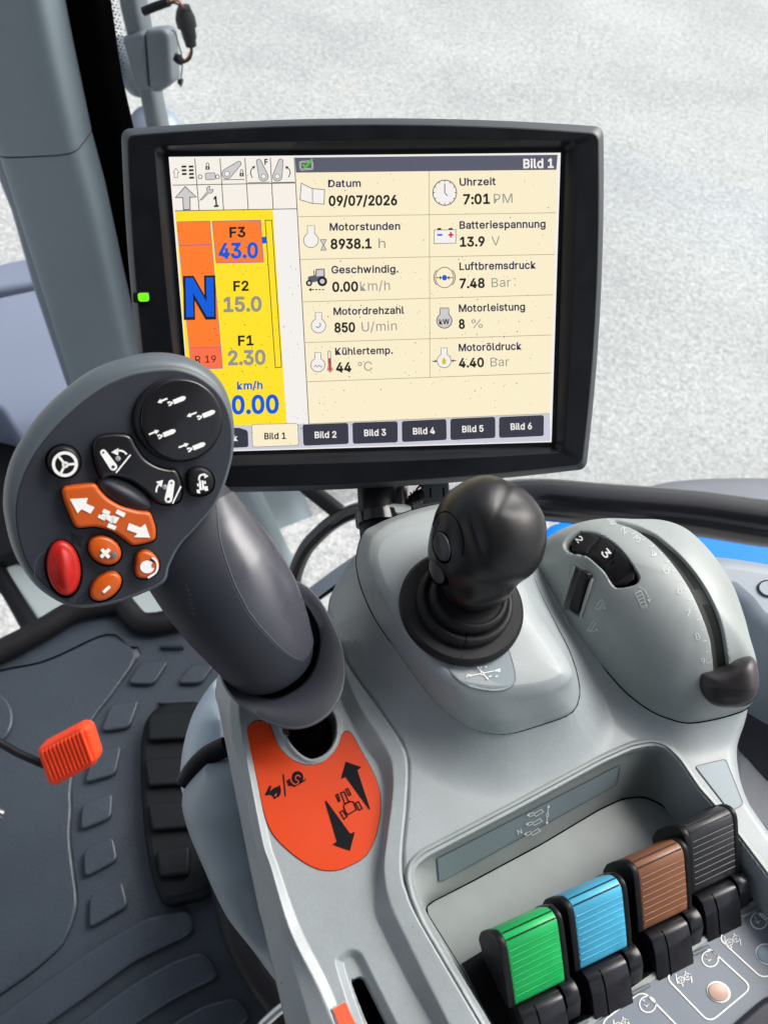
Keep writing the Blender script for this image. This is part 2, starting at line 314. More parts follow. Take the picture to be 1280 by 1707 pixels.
'k':[-36,[[110,137,110,212,121,212,284,379,360,379,184,199,177,199],[53,0,53,509,114,509,114,0],[294,0,148,186,191,229,372,0]]],
'l':[-36,[[139,-2,112,0,91,8,74,20,62,37,55,59,53,84,53,509,114,509,114,99,114,83,117,71,120,62,126,57,135,53,146,52,160,53,170,54,181,3,175,1,169,0,162,-1,154,-2,147,-2]]],
'm':[-36,[[53,0,53,379,112,379,112,295,108,295,114,314,122,331,132,346,144,358,158,368,172,376,187,382,203,385,219,386,245,383,268,375,287,361,303,342,314,320,321,295,312,295,318,312,326,329,337,343,350,356,364,366,381,375,398,381,417,385,437,386,458,385,478,380,497,372,514,361,529,346,541,328,550,307,555,283,557,255,557,0,496,0,496,254,493,279,485,298,473,313,456,323,438,329,419,330,402,329,387,326,374,320,363,312,353,302,345,290,340,277,336,263,335,247,335,0,274,0,274,260,272,280,265,297,253,311,238,322,220,328,199,330,185,329,171,326,158,320,145,312,135,302,126,289,119,274,115,257,114,238,114,0]]],
'n':[-36,[[114,227,114,0,53,0,53,379,112,379,112,287,102,287,116,319,132,344,152,362,175,374,200,382,227,384,252,383,275,377,295,369,313,356,328,340,341,321,350,298,355,271,357,240,357,0,296,0,296,235,293,263,286,286,273,304,256,318,235,326,210,329,192,328,176,324,161,317,147,308,136,297,126,283,119,266,115,248]]],
'o':[-54,[[207,-8,174,-5,144,3,117,16,93,35,72,58,56,85,44,116,37,150,34,187,37,225,44,260,56,291,72,318,93,341,117,360,144,374,174,382,207,384,241,382,271,374,299,360,323,341,343,318,359,291,371,260,379,225,381,187,379,150,371,116,359,85,343,58,323,35,299,16,271,3,241,-5],[207,46,231,49,252,55,270,66,285,80,298,97,307,117,314,139,318,163,319,187,318,212,314,236,307,258,298,278,285,296,270,310,252,321,231,328,207,330,184,328,163,321,145,310,130,296,118,278,108,258,102,236,98,212,96,187,98,163,102,139,108,117,118,97,130,80,145,66,163,55,184,49]]],
'p':[-36,[[53,-143,53,379,112,379,112,319,118,319,123,327,130,336,137,346,147,355,158,364,171,373,188,379,207,383,229,384,259,382,287,374,313,361,335,342,354,320,370,293,381,261,388,227,390,189,388,151,381,116,370,84,355,57,336,34,313,16,288,3,260,-6,229,-8,208,-7,189,-3,173,4,159,12,147,21,138,31,130,41,124,50,118,59,114,59,114,-143],[220,47,242,49,262,55,279,66,294,80,306,97,316,117,323,139,327,163,328,189,327,215,323,239,316,261,307,281,295,298,280,311,262,322,243,328,220,330,198,328,178,322,161,312,147,299,134,282,125,263,118,241,114,216,113,189,114,162,118,138,125,115,135,95,147,78,162,65,179,55,198,49]]],
'r':[-36,[[53,0,53,379,112,379,112,321,115,321,124,339,137,354,152,367,171,377,191,383,213,385,229,384,243,384,243,322,230,324,223,325,215,326,207,326,190,324,174,321,159,315,146,306,135,296,126,284,119,269,115,254,114,237,114,0]]],
's':[-53,[[182,-8,157,-7,133,-3,112,3,93,12,76,24,62,38,50,54,41,73,36,94,94,107,101,87,111,72,124,60,141,52,160,47,181,45,206,47,227,53,244,62,258,74,265,88,268,103,266,115,262,126,254,136,243,144,229,150,212,155,149,170,118,180,92,192,72,208,58,227,50,249,47,274,49,295,55,314,65,332,79,347,95,360,115,370,137,378,161,383,187,384,212,383,234,379,254,372,271,363,286,352,299,339,309,324,318,308,324,290,268,277,262,291,254,304,243,316,228,325,210,331,187,333,166,331,147,326,131,317,119,305,111,292,109,277,110,264,115,253,124,243,136,235,152,229,172,223,229,209,261,200,287,187,306,171,320,153,328,131,331,107,329,85,323,65,312,47,298,31,281,18,260,6,236,-2,210,-7]]],
't':[-82,[[204,379,204,327,6,327,6,379],[65,471,126,471,126,98,127,83,130,70,136,61,144,55,156,51,170,50,185,51,202,54,213,2,207,0,200,-2,192,-3,184,-3,176,-4,168,-4,138,-1,113,7,92,21,77,41,68,64,65,93]]],
'u':[-36,[[182,-5,158,-3,135,2,115,11,97,23,82,39,69,59,60,82,54,109,53,139,53,379,114,379,114,144,116,117,124,94,137,75,154,61,175,53,200,50,218,51,234,55,249,62,263,71,274,83,283,97,290,113,295,132,296,153,296,379,357,379,357,0,298,0,298,92,307,92,294,60,277,35,257,17,234,5,209,-3]]],
'w':[-66,[[138,0,23,379,87,379,133,214,140,190,147,164,154,137,161,107,168,75,175,41,165,41,172,74,179,105,186,135,192,163,199,189,206,214,252,379,316,379,362,214,368,189,375,163,382,136,388,106,395,75,402,41,391,41,399,75,406,106,413,135,420,163,427,189,434,214,480,379,545,379,429,0,368,0,319,172,305,225,300,243,295,262,291,280,277,338,291,338,277,280,272,262,267,243,263,225,258,207,253,189,248,172,199,0]]],
'y':[-71,[[47,-139,61,-86,71,-87,83,-89,94,-90,104,-89,113,-86,122,-81,130,-74,138,-64,145,-51,151,-36,163,-1,17,379,84,379,165,155,173,132,180,109,187,87,193,64,199,42,206,21,184,21,190,42,196,64,202,87,209,110,216,132,224,155,305,379,371,379,204,-58,196,-77,187,-93,177,-107,165,-119,153,-128,139,-136,125,-141,109,-144,91,-145,82,-145,73,-144,65,-143,57,-142,52,-140]]],
'z':[-46,[[42,0,42,46,254,320,254,323,48,323,48,379,333,379,333,331,126,60,126,56,339,56,339,0]]],
'ö':[-54,[[207,-8,174,-5,144,3,117,16,93,35,72,58,56,85,44,116,37,150,34,187,37,225,44,260,56,291,72,318,93,341,117,360,144,374,174,382,207,384,241,382,271,374,299,360,323,341,343,318,359,291,371,260,379,225,381,187,379,150,371,116,359,85,343,58,323,35,299,16,271,3,241,-5],[207,46,231,49,252,55,270,66,285,80,298,97,307,117,314,139,318,163,319,187,318,212,314,236,307,258,298,278,285,296,270,310,252,321,231,328,207,330,184,328,163,321,145,310,130,296,118,278,108,258,102,236,98,212,96,187,98,163,102,139,108,117,118,97,130,80,145,66,163,55,184,49],[279,443,269,444,259,448,251,455,244,463,240,472,239,483,240,494,244,503,251,512,259,518,269,522,279,523,290,522,299,518,308,512,314,503,318,494,320,483,318,472,314,463,308,455,299,448,290,444],[136,443,125,444,115,448,107,455,100,463,96,472,95,483,96,494,100,503,107,512,115,518,125,522,136,523,146,522,156,518,164,512,171,503,175,494,176,483,175,472,171,463,164,455,156,448,146,444]]],
'ü':[-36,[[182,-5,158,-3,135,2,115,11,97,23,82,39,69,59,60,82,54,109,53,139,53,379,114,379,114,144,116,117,124,94,137,75,154,61,175,53,200,50,218,51,234,55,249,62,263,71,274,83,283,97,290,113,295,132,296,153,296,379,357,379,357,0,298,0,298,92,307,92,294,60,277,35,257,17,234,5,209,-3],[277,443,266,444,257,448,248,455,242,463,238,472,236,483,238,494,242,503,248,512,257,518,266,522,277,523,287,522,297,518,305,512,312,503,316,494,317,483,316,472,312,463,305,455,297,448,287,444],[133,443,123,444,113,448,104,455,98,463,94,472,93,483,94,494,98,503,104,512,113,518,123,522,133,523,144,522,153,518,162,512,168,503,172,494,173,483,172,472,168,463,162,455,153,448,144,444]]],
'0':[-40,[[227,-7,191,-3,158,7,130,24,105,48,85,77,69,113,61,138,55,164,51,192,49,222,48,254,49,286,51,316,55,344,61,370,69,395,85,431,106,461,130,484,159,502,191,512,227,516,262,512,295,502,323,484,348,461,368,431,384,395,392,370,398,344,402,316,404,286,405,254,404,222,402,192,398,164,392,138,384,113,368,77,348,48,323,24,295,7,263,-3],[227,50,250,52,271,60,290,74,306,92,320,116,330,144,338,176,342,213,344,254,342,295,338,332,330,365,320,393,306,416,290,435,271,449,250,457,227,460,203,457,182,449,163,435,147,416,134,393,123,365,115,332,111,295,109,254,111,213,115,176,123,144,134,116,147,92,163,74,182,60,203,52]]],
'1':[-12,[[76,0,76,55,391,55,391,0],[276,509,276,0,212,0,212,448,209,448,86,358,86,427,198,509]]],
'2':[-24,[[64,0,64,47,234,229,252,248,268,266,282,282,294,298,303,312,311,327,316,341,319,356,320,371,319,389,315,405,308,419,298,431,287,441,273,449,258,455,241,458,224,460,205,458,188,454,172,447,159,438,148,427,139,413,132,398,128,381,127,362,66,362,68,391,75,418,86,442,102,464,121,482,143,496,168,507,196,513,225,516,254,513,281,507,306,497,328,482,346,465,361,445,372,423,379,398,381,372,380,354,377,336,371,318,363,299,351,280,336,259,317,235,294,209,267,180,153,60,153,57,389,57,389,0]]],
'3':[-44,[[218,-7,188,-5,159,1,133,10,108,22,88,38,70,57,57,79,48,104,44,132,109,132,112,115,118,100,126,87,137,76,150,66,165,59,182,54,200,51,219,50,239,51,258,55,275,61,291,69,304,80,315,93,323,108,328,125,329,145,328,163,323,180,316,196,306,211,292,223,275,234,254,241,229,246,201,248,157,248,157,299,288,448,288,452,70,452,70,509,372,509,372,461,211,278,211,289,247,290,279,286,308,276,333,262,354,244,371,222,383,198,391,173,393,145,390,116,383,90,370,66,354,45,333,27,309,12,281,2,251,-5]]],
'4':[-48,[[40,105,40,158,247,509,311,509,109,166,109,163,413,163,413,105],[282,0,282,121,282,146,282,318,343,318,343,0]]],
'5':[-28,[[221,-7,192,-5,165,1,140,11,118,25,99,41,83,60,71,82,63,105,60,130,122,130,125,115,130,102,138,89,148,78,160,68,173,60,188,54,204,51,221,50,241,51,259,56,276,64,291,75,304,89,314,104,322,122,326,141,328,162,326,183,321,203,314,221,303,237,290,251,275,262,257,270,238,275,218,277,201,276,184,273,167,268,152,262,139,255,128,246,67,253,96,509,366,509,366,452,151,452,134,301,136,301,148,311,162,318,178,325,194,330,212,333,229,334,252,332,274,328,294,321,313,311,330,299,345,285,358,269,370,251,379,231,386,210,390,187,391,163,388,132,381,102,369,76,352,52,332,32,309,15,282,3,253,-4]]],
'6':[-25,[[226,-7,196,-4,168,3,142,15,119,31,100,51,84,74,73,101,66,130,64,162,65,187,71,212,80,239,93,268,112,302,137,340,252,509,322,509,151,261,145,261,151,270,157,279,165,288,174,295,184,302,196,307,208,311,221,313,235,314,265,312,291,305,316,295,337,280,355,262,370,240,380,215,387,187,389,157,387,127,379,98,368,73,352,50,333,30,310,14,284,3,257,-4],[226,48,245,50,263,55,279,63,293,73,304,86,314,101,322,119,326,137,327,157,326,178,322,196,314,213,304,228,293,241,279,251,263,259,245,264,226,265,207,264,190,259,174,252,160,241,148,229,138,214,131,197,126,179,125,158,126,138,131,119,138,102,148,86,160,73,174,63,190,55,207,50]]],
'7':[-26,[[97,0,323,448,323,452,62,452,62,509,391,509,391,449,165,0]]],
'8':[-36,[[226,-7,193,-5,163,1,136,11,111,25,91,42,74,62,62,84,54,109,52,135,53,156,58,176,65,195,75,212,87,228,101,241,117,252,134,260,153,265,153,267,129,276,109,289,93,308,80,330,73,354,70,380,73,405,79,429,90,450,106,469,124,485,146,498,170,508,197,514,226,516,255,514,282,508,306,498,328,485,346,469,361,450,373,429,379,405,382,380,379,354,372,330,359,308,343,289,323,276,300,267,300,265,319,260,335,252,351,241,365,228,377,212,387,195,395,176,399,156,401,135,398,109,391,84,378,62,362,42,341,25,317,11,289,1,259,-5],[226,49,248,50,267,54,285,60,300,69,313,79,323,91,331,106,335,121,337,139,335,157,330,173,322,189,312,202,298,213,283,223,265,230,247,234,226,235,206,234,187,230,169,223,154,213,140,202,130,189,122,173,117,157,115,139,117,121,121,106,129,91,139,79,152,69,167,60,185,54,205,50],[226,290,244,291,260,294,274,300,287,308,298,318,307,330,314,344,318,359,319,376,318,392,314,407,308,420,299,432,288,442,275,449,260,455,244,459,226,460,208,459,192,455,177,449,164,442,153,432,145,420,138,407,134,392,133,376,134,359,138,344,145,330,154,318,165,308,178,300,193,294,209,291]]],
'9':[-25,[[226,516,256,513,285,506,310,494,333,478,352,458,368,434,380,408,387,378,389,347,387,322,382,296,373,270,359,240,340,207,315,168,200,0,130,0,301,248,307,248,302,238,295,229,287,221,278,214,268,207,257,202,245,198,232,195,218,195,188,197,161,203,137,214,116,229,98,247,83,269,72,294,66,321,64,352,66,382,73,411,85,436,101,459,120,479,143,494,168,506,196,513],[226,460,207,459,190,454,174,446,160,435,148,423,138,407,131,390,127,372,125,352,127,331,131,313,138,295,148,280,160,268,174,257,190,250,207,245,226,243,245,245,263,249,279,257,293,267,305,280,314,295,322,312,326,330,327,350,326,371,322,390,314,407,305,422,293,435,279,446,263,454,245,459]]],
'/':[-74,[[235,533,71,-76,14,-76,178,533]]],
'.':[-39,[[95,-4,83,-3,73,1,63,9,55,18,51,29,50,41,51,53,55,64,63,73,73,81,83,85,95,87,107,85,118,81,128,73,135,64,140,53,141,41,140,29,135,18,128,9,118,1,107,-3]]],
':':[-39,[[95,-4,83,-3,73,1,63,9,55,18,51,29,50,41,51,53,55,64,63,73,73,81,83,85,95,87,107,85,118,81,128,73,135,64,140,53,141,41,140,29,135,18,128,9,118,1,107,-3],[95,271,83,272,73,277,63,284,55,294,51,304,50,316,51,328,55,339,63,349,73,356,83,360,95,362,107,360,118,356,128,349,135,339,140,328,141,316,140,304,135,294,128,284,118,277,107,272]]],
'%':[-13,[[175,283,155,284,137,289,121,297,107,308,95,320,86,335,80,351,76,369,75,388,75,412,76,431,80,448,87,464,96,479,107,492,121,503,137,511,155,515,175,517,196,515,214,511,230,503,244,492,255,479,264,464,270,448,274,431,276,412,276,388,274,369,270,351,264,335,255,320,244,308,230,297,214,289,196,284],[175,327,191,329,203,335,212,346,218,358,222,372,223,388,223,412,222,428,219,441,213,454,204,464,191,470,175,473,160,470,148,464,138,454,132,441,128,428,127,412,127,388,128,372,132,358,138,346,147,335,160,329],[501,-10,481,-8,462,-3,446,5,432,15,421,28,412,43,406,59,402,77,400,95,400,120,402,138,406,156,412,172,421,187,433,200,447,210,463,218,481,223,501,225,522,223,540,218,556,210,570,200,581,187,590,172,596,156,600,138,601,120,601,95,600,77,596,59,589,43,580,28,569,15,555,5,540,-3,521,-8],[501,35,517,37,529,43,538,53,544,66,548,80,549,95,549,120,548,135,544,149,538,162,529,172,517,178,501,180,486,178,473,172,464,162,458,149,454,135,453,120,453,95,454,80,458,66,464,53,473,43,485,37],[132,0,482,509,540,509,191,0]]],
'°':[-45,[[158,283,138,285,119,290,101,298,84,310,70,324,59,340,50,358,45,377,43,397,45,418,50,437,59,455,70,472,84,486,101,497,119,506,138,511,158,513,179,511,198,506,216,497,232,486,246,472,257,455,266,437,271,418,273,397,271,377,266,358,257,340,246,324,232,310,216,298,198,290,179,285],[158,334,170,335,180,338,190,343,199,349,207,357,213,366,218,376,221,386,222,397,221,409,218,420,213,430,207,439,199,446,190,453,180,458,170,461,158,462,147,461,136,458,126,453,117,446,109,439,103,430,98,420,96,409,95,397,96,386,98,376,103,366,109,357,117,349,126,343,136,338,147,335]]],
}
CAPH = 0.509
_gc = {}
def glyphs(t):
    if t in _gc: return _gc[t]
    c = bpy.data.curves.new('lettering', 'CURVE'); c.dimensions = '2D'; c.fill_mode = 'BOTH'; x = 0; outl = []
    for ch in t:
        if ch == ' ': x += 200; continue
        adv, cont = GLYPH[ch]
        for q in cont:
            P = np.array(q, float).reshape(-1, 2); P[:, 0] += x; P /= 1000
            sp = c.splines.new('POLY'); sp.points.add(len(P) - 1); sp.use_cyclic_u = True
            sp.points.foreach_set('co', np.concatenate([P, np.zeros((len(P), 1)), np.ones((len(P), 1))], 1).ravel()); outl.append(P)
        x += ADV.get(ch, 0) + (P_W(ch) if ch not in ADV else 0)
    o = bpy.data.objects.new('lettering', c); COL.objects.link(o)
    dg = bpy.context.evaluated_depsgraph_get(); dg.update(); ev = o.evaluated_get(dg); me = ev.to_mesh()
    V = np.array([tuple(v.co) for v in me.vertices]); F = [list(p.vertices) for p in me.polygons]
    ev.to_mesh_clear(); bpy.data.objects.remove(o); bpy.data.curves.remove(c)
    _gc[t] = (V, F, outl); return V, F, outl
ADV = {}
def P_W(ch):
    xs = [v for q in GLYPH[ch][1] for v in q[0::2]]; return max(xs) + (58 if ch not in '/.:' else 40)

# ------------------------------------------------------------------ materials
def S(r, g, b):
    f = lambda c: (c / 255 / 12.92) if c / 255 <= 0.04045 else ((c / 255 + 0.055) / 1.055) ** 2.4
    return (f(r), f(g), f(b))
def pm(name, rgb, rough=0.5, spec=0.5, grain=None, var=None, metal=0.0, coat=0.0, speck=None, rvar=0.0, dust=False):
    m = bpy.data.materials.new(name); m.use_nodes = True; n = m.node_tree.nodes; l = m.node_tree.links
    b = n['Principled BSDF']
    b.inputs['Base Color'].default_value = (*rgb, 1); b.inputs['Roughness'].default_value = rough
    b.inputs['Specular IOR Level'].default_value = spec; b.inputs['Metallic'].default_value = metal
    b.inputs['Coat Weight'].default_value = coat; b.inputs['Coat Roughness'].default_value = 0.08
    tc = n.new('ShaderNodeTexCoord'); col = None
    if var:
        sc_, amt = var
        t = n.new('ShaderNodeTexNoise'); t.inputs['Scale'].default_value = sc_; t.inputs['Detail'].default_value = 6
        l.new(tc.outputs['Object'], t.inputs['Vector'])
        mx = n.new('ShaderNodeMix'); mx.data_type = 'RGBA'
        l.new(t.outputs['Fac'], mx.inputs['Factor'])
        mx.inputs['A'].default_value = (*[c * (1 - amt) for c in rgb], 1); mx.inputs['B'].default_value = (*[min(1, c * (1 + amt)) for c in rgb], 1)
        col = mx.outputs['Result']
    if speck:
        sc_, thr, dark = speck
        t2 = n.new('ShaderNodeTexNoise'); t2.inputs['Scale'].default_value = sc_; t2.inputs['Detail'].default_value = 2
        l.new(tc.outputs['Object'], t2.inputs['Vector'])
        rp = n.new('ShaderNodeValToRGB'); rp.color_ramp.elements[0].position = thr; rp.color_ramp.elements[1].position = thr + .05
        l.new(t2.outputs['Fac'], rp.inputs['Fac'])
        mx2 = n.new('ShaderNodeMix'); mx2.data_type = 'RGBA'; l.new(rp.outputs['Color'], mx2.inputs['Factor'])
        if col: l.new(col, mx2.inputs['A'])
        else: mx2.inputs['A'].default_value = (*rgb, 1)
        mx2.inputs['B'].default_value = (*dark, 1); col = mx2.outputs['Result']
    if dust:                                     # scattered grit and faint smears
        v = n.new('ShaderNodeTexVoronoi'); v.inputs['Scale'].default_value = 120; l.new(tc.outputs['Object'], v.inputs['Vector'])
        sp_ = n.new('ShaderNodeSeparateColor'); l.new(v.outputs['Color'], sp_.inputs[0])
        a_ = n.new('ShaderNodeMath'); a_.operation = 'GREATER_THAN'; a_.inputs[1].default_value = .93; l.new(sp_.outputs[0], a_.inputs[0])
        d_ = n.new('ShaderNodeMath'); d_.operation = 'LESS_THAN'; d_.inputs[1].default_value = .055; l.new(v.outputs['Distance'], d_.inputs[0])
        m_ = n.new('ShaderNodeMath'); m_.operation = 'MULTIPLY'; l.new(a_.outputs[0], m_.inputs[0]); l.new(d_.outputs[0], m_.inputs[1])
        mx3 = n.new('ShaderNodeMix'); mx3.data_type = 'RGBA'; l.new(m_.outputs[0], mx3.inputs['Factor']); l.new(col, mx3.inputs['A']); mx3.inputs['B'].default_value = (.05, .05, .05, 1)
        t3 = n.new('ShaderNodeTexNoise'); t3.inputs['Scale'].default_value = 22; t3.inputs['Detail'].default_value = 9; t3.inputs['Roughness'].default_value = .7; l.new(tc.outputs['Object'], t3.inputs['Vector'])
        r3_ = n.new('ShaderNodeValToRGB'); e_ = r3_.color_ramp.elements; e_[0].position = .3; e_[0].color = (.88, .88, .87, 1); e_[1].position = .66; e_[1].color = (1.05, 1.05, 1.05, 1); l.new(t3.outputs['Fac'], r3_.inputs['Fac'])
        mx4 = n.new('ShaderNodeMix'); mx4.data_type = 'RGBA'; mx4.blend_type = 'MULTIPLY'; mx4.inputs['Factor'].default_value = 1; l.new(mx3.outputs['Result'], mx4.inputs['A']); l.new(r3_.outputs['Color'], mx4.inputs['B']); col = mx4.outputs['Result']
    if col: l.new(col, b.inputs['Base Color'])
    if grain:
        sc_, dist = grain
        t = n.new('ShaderNodeTexNoise'); t.inputs['Scale'].default_value = sc_; t.inputs['Detail'].default_value = 3
        l.new(tc.outputs['Object'], t.inputs['Vector'])
        bp = n.new('ShaderNodeBump'); bp.inputs['Strength'].default_value = 0.6; bp.inputs['Distance'].default_value = dist
        l.new(t.outputs['Fac'], bp.inputs['Height']); l.new(bp.outputs['Normal'], b.inputs['Normal'])
    if rvar:
        t = n.new('ShaderNodeTexNoise'); t.inputs['Scale'].default_value = 60; t.inputs['Detail'].default_value = 8
        l.new(tc.outputs['Object'], t.inputs['Vector'])
        mr = n.new('ShaderNodeMapRange'); mr.inputs['From Min'].default_value = .3; mr.inputs['From Max'].default_value = .7
        mr.inputs['To Min'].default_value = max(0.03, rough - rvar); mr.inputs['To Max'].default_value = rough + rvar
        l.new(t.outputs['Fac'], mr.inputs['Value']); l.new(mr.outputs['Result'], b.inputs['Roughness'])
    return m
def em(name, rgb, k=1.0):                       # a lit display colour (what the lamp behind it gives off)
    m = bpy.data.materials.new(name); m.use_nodes = True; b = m.node_tree.nodes['Principled BSDF']
    b.inputs['Base Color'].default_value = (0.01, 0.01, 0.01, 1); b.inputs['Roughness'].default_value = 0.35
    b.inputs['Specular IOR Level'].default_value = 0.25
    b.inputs['Emission Color'].default_value = (*rgb, 1); b.inputs['Emission Strength'].default_value = k / EXPO
    return m

GREY = pm('silver_grey_plastic', (0.280, 0.312, 0.324), 0.38, 0.45, grain=(1500, 0.00006), var=(900, 0.10), speck=(5200, 0.66, (0.40, 0.43, 0.44)), dust=True, rvar=0.06)
GREY2 = pm('sage_grey_plastic', (0.262, 0.292, 0.290), 0.40, 0.45, grain=(1800, 0.00005), var=(40, 0.06), dust=True, rvar=0.06)
LABEL = pm('grey_label_film', (0.185, 0.235, 0.26), 0.38, 0.4, var=(60, .08))
DARKP = pm('charcoal_soft_plastic', (0.021, 0.024, 0.034), 0.50, 0.35, grain=(2200, 0.00010), var=(500, .12), rvar=0.06)
DARKG = pm('charcoal_glossy_plastic', (0.058, 0.061, 0.076), 0.30, 0.5, var=(30, .12), rvar=0.06)
BEZR = pm('dark_slate_chamfer', (0.035, 0.042, 0.048), 0.4, 0.5, grain=(1500, .00006), var=(60, .15))
RIMM = pm('gunmetal_rim', (0.075, 0.095, 0.108), 0.42, 0.5, grain=(1500, .00006), var=(700, .12))
BLACKP = pm('black_plastic', (0.009, 0.009, 0.011), 0.42, 0.2, grain=(2000, .00006), var=(300, .3), rvar=0.1)
BLACKB = pm('black_bezel_plastic', (0.008, 0.009, 0.012), 0.38, 0.2, grain=(2600, .00005), var=(60, .25), rvar=0.08)
RAILM = pm('black_gloss_tube', (0.007, 0.007, 0.009), 0.25, 0.6, var=(30, .3), coat=.3)
BLACKG = pm('black_gloss_plastic', (0.010, 0.010, 0.012), 0.16, 0.4, var=(40, .3), rvar=0.06)
RUBBER = pm('black_rubber', (0.010, 0.010, 0.012), 0.50, 0.22, grain=(1600, .00012), var=(120, .35), rvar=0.08)
KNOBM = pm('worn_black_knob', (0.008, 0.008, 0.009), 0.36, 0.35, grain=(1900, .00007), var=(45, .5), rvar=0.12)
SCUFF = pm('scuffed_black_plastic', (0.014, 0.014, 0.018), 0.34, 0.35, grain=(1400, .00004), var=(110, .6), rvar=0.16)
VOID = pm('black_recess', (0.002, 0.002, 0.002), 0.9, 0.0, var=(50, .2))
ORANGE = pm('orange_plastic', S(188, 80, 12), 0.33, 0.45, var=(70, .08), rvar=.08)
DECAL = pm('orange_decal', S(198, 62, 20), 0.42, 0.3, grain=(900, .00004), var=(90, .05), rvar=.05)
PEDALM = pm('orange_rubber', S(240, 70, 32), 0.6, 0.3, grain=(600, .0002), var=(40, .08))
REDM = pm('red_translucent_plastic', S(176, 24, 14), 0.42, 0.4, var=(120, .35))
WHITE = pm('white_print', (0.80, 0.80, 0.78), 0.5, 0.3, var=(400, .08))
FADED = pm('pale_worn_print', (0.50, 0.55, 0.55), 0.5, 0.3, var=(400, .2))
INK = pm('black_print', (0.006, 0.007, 0.010), 0.6, 0.08, var=(200, .2))
GREEN = pm('green_plastic', S(26, 170, 88), 0.38, 0.45, grain=(500, .0001), var=(70, .22), rvar=.1)
BLUE = pm('sky_blue_plastic', S(72, 166, 200), 0.38, 0.45, grain=(500, .0001), var=(60, .25), rvar=.1)
BROWN = pm('brown_plastic', S(128, 84, 58), 0.40, 0.45, grain=(500, .0001), var=(90, .12), rvar=.1)
CAPBLK = pm('dark_grey_plastic', (0.026, 0.027, 0.031), 0.38, 0.45, grain=(500, .0001), var=(90, .25), rvar=.1)
MAT_FLOOR = pm('dark_grey_floor_rubber', (0.034, 0.045, 0.060), 0.38, 0.45, grain=(300, .0008), var=(9, .25), rvar=.08)
PEDBLK = pm('black_pedal_rubber', (0.006, 0.008, 0.010), 0.5, 0.18, grain=(300, .0003), var=(20, .3))
PILLAR = pm('blue_grey_trim', (0.185, 0.230, 0.252), 0.5, 0.4, grain=(900, .00012), var=(14, .06))
PALE = pm('pale_grey_trim', (0.185, 0.225, 0.27), 0.42, 0.45, grain=(700, .0001), var=(10, .08))
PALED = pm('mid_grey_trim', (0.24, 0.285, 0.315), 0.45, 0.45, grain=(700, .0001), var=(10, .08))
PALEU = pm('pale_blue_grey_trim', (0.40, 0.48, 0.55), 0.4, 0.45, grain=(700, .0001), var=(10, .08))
LAV = pm('lavender_grey_paint', (0.165, 0.195, 0.265), 0.40, 0.5, var=(3, .08))
BODYB = pm('blue_paint', (0.0, 0.185, 0.74), 0.5, 0.12, var=(6, .08))
FENDR = pm('grey_fender_rubber', (0.17, 0.18, 0.20), 0.6, 0.4, grain=(300, .0003), var=(5, .12))
METAL = pm('brushed_steel', (0.55, 0.55, 0.54), 0.3, 0.5, metal=1.0, var=(80, .1))
PAINTW = pm('pale_green_white_paint', (0.55, 0.62, 0.60), 0.45, 0.4, var=(8, .08))
HOUSE = pm('grey_mirror_housing', (0.13, 0.15, 0.17), 0.5, 0.4, grain=(700, .0001), var=(30, .15))
LAMPM = pm('blue_grey_lamp_shell', (0.20, 0.24, 0.30), 0.35, 0.5, var=(12, .15))
SLATE = pm('slate_panel_film', (0.155, 0.18, 0.215), 0.40, 0.4, grain=(1200, .00005), var=(60, .12))
BLOCKER = pm('light_blocker_grey', (0.10, 0.105, 0.11), 0.9, 0.2, var=(20, .15))
WIRE = pm('red_wire', S(200, 50, 50), .5, .3, var=(50, .1))
COPPER = pm('orange_brown_wire', S(150, 80, 50), .5, .3, var=(50, .1))
MAUVE = pm('tan_button_film', S(182, 152, 136), .42, .4, var=(70, .08))
GREYB = pm('grey_button_film', S(128, 146, 162), .42, .4, var=(70, .08))
GLASS = bpy.data.materials.new('window_glass'); GLASS.use_nodes = True
_n = GLASS.node_tree.nodes; _l = GLASS.node_tree.links; _n.remove(_n['Principled BSDF'])
_t = _n.new('ShaderNodeBsdfTransparent'); _t.inputs[0].default_value = (0.97, 0.985, 0.98, 1)
_g = _n.new('ShaderNodeBsdfGlossy'); _g.inputs['Roughness'].default_value = 0.02
_fr = _n.new('ShaderNodeFresnel'); _fr.inputs['IOR'].default_value = 1.25
_mx = _n.new('ShaderNodeMixShader'); _l.new(_fr.outputs[0], _mx.inputs[0]); _l.new(_t.outputs[0], _mx.inputs[1]); _l.new(_g.outputs[0], _mx.inputs[2])
_l.new(_mx.outputs[0], _n['Material Output'].inputs['Surface'])
# gravel yard: worn pale asphalt with stones, dark pits and broad patches
YARD = bpy.data.materials.new('pale_gravel_asphalt'); YARD.use_nodes = True
n = YARD.node_tree.nodes; l = YARD.node_tree.links; b = n['Principled BSDF']; b.inputs['Roughness'].default_value = 0.85
tc = n.new('ShaderNodeTexCoord')
def _noise(scale, det, rough=.55):
    t = n.new('ShaderNodeTexNoise'); t.inputs['Scale'].default_value = scale; t.inputs['Detail'].default_value = det; t.inputs['Roughness'].default_value = rough
    l.new(tc.outputs['Object'], t.inputs['Vector']); return t
def _ramp(src, p0, c0, p1, c1):
    r = n.new('ShaderNodeValToRGB'); e = r.color_ramp.elements; e[0].position = p0; e[0].color = (*c0, 1); e[1].position = p1; e[1].color = (*c1, 1)
    l.new(src, r.inputs['Fac']); return r
vo = n.new('ShaderNodeTexVoronoi'); vo.inputs['Scale'].default_value = 120; l.new(tc.outputs['Object'], vo.inputs['Vector'])
sep = n.new('ShaderNodeSeparateColor'); l.new(vo.outputs['Color'], sep.inputs[0])
r1 = _ramp(sep.outputs[0], 0.0, (0.33, 0.33, 0.328), 1.0, (0.54, 0.54, 0.535))
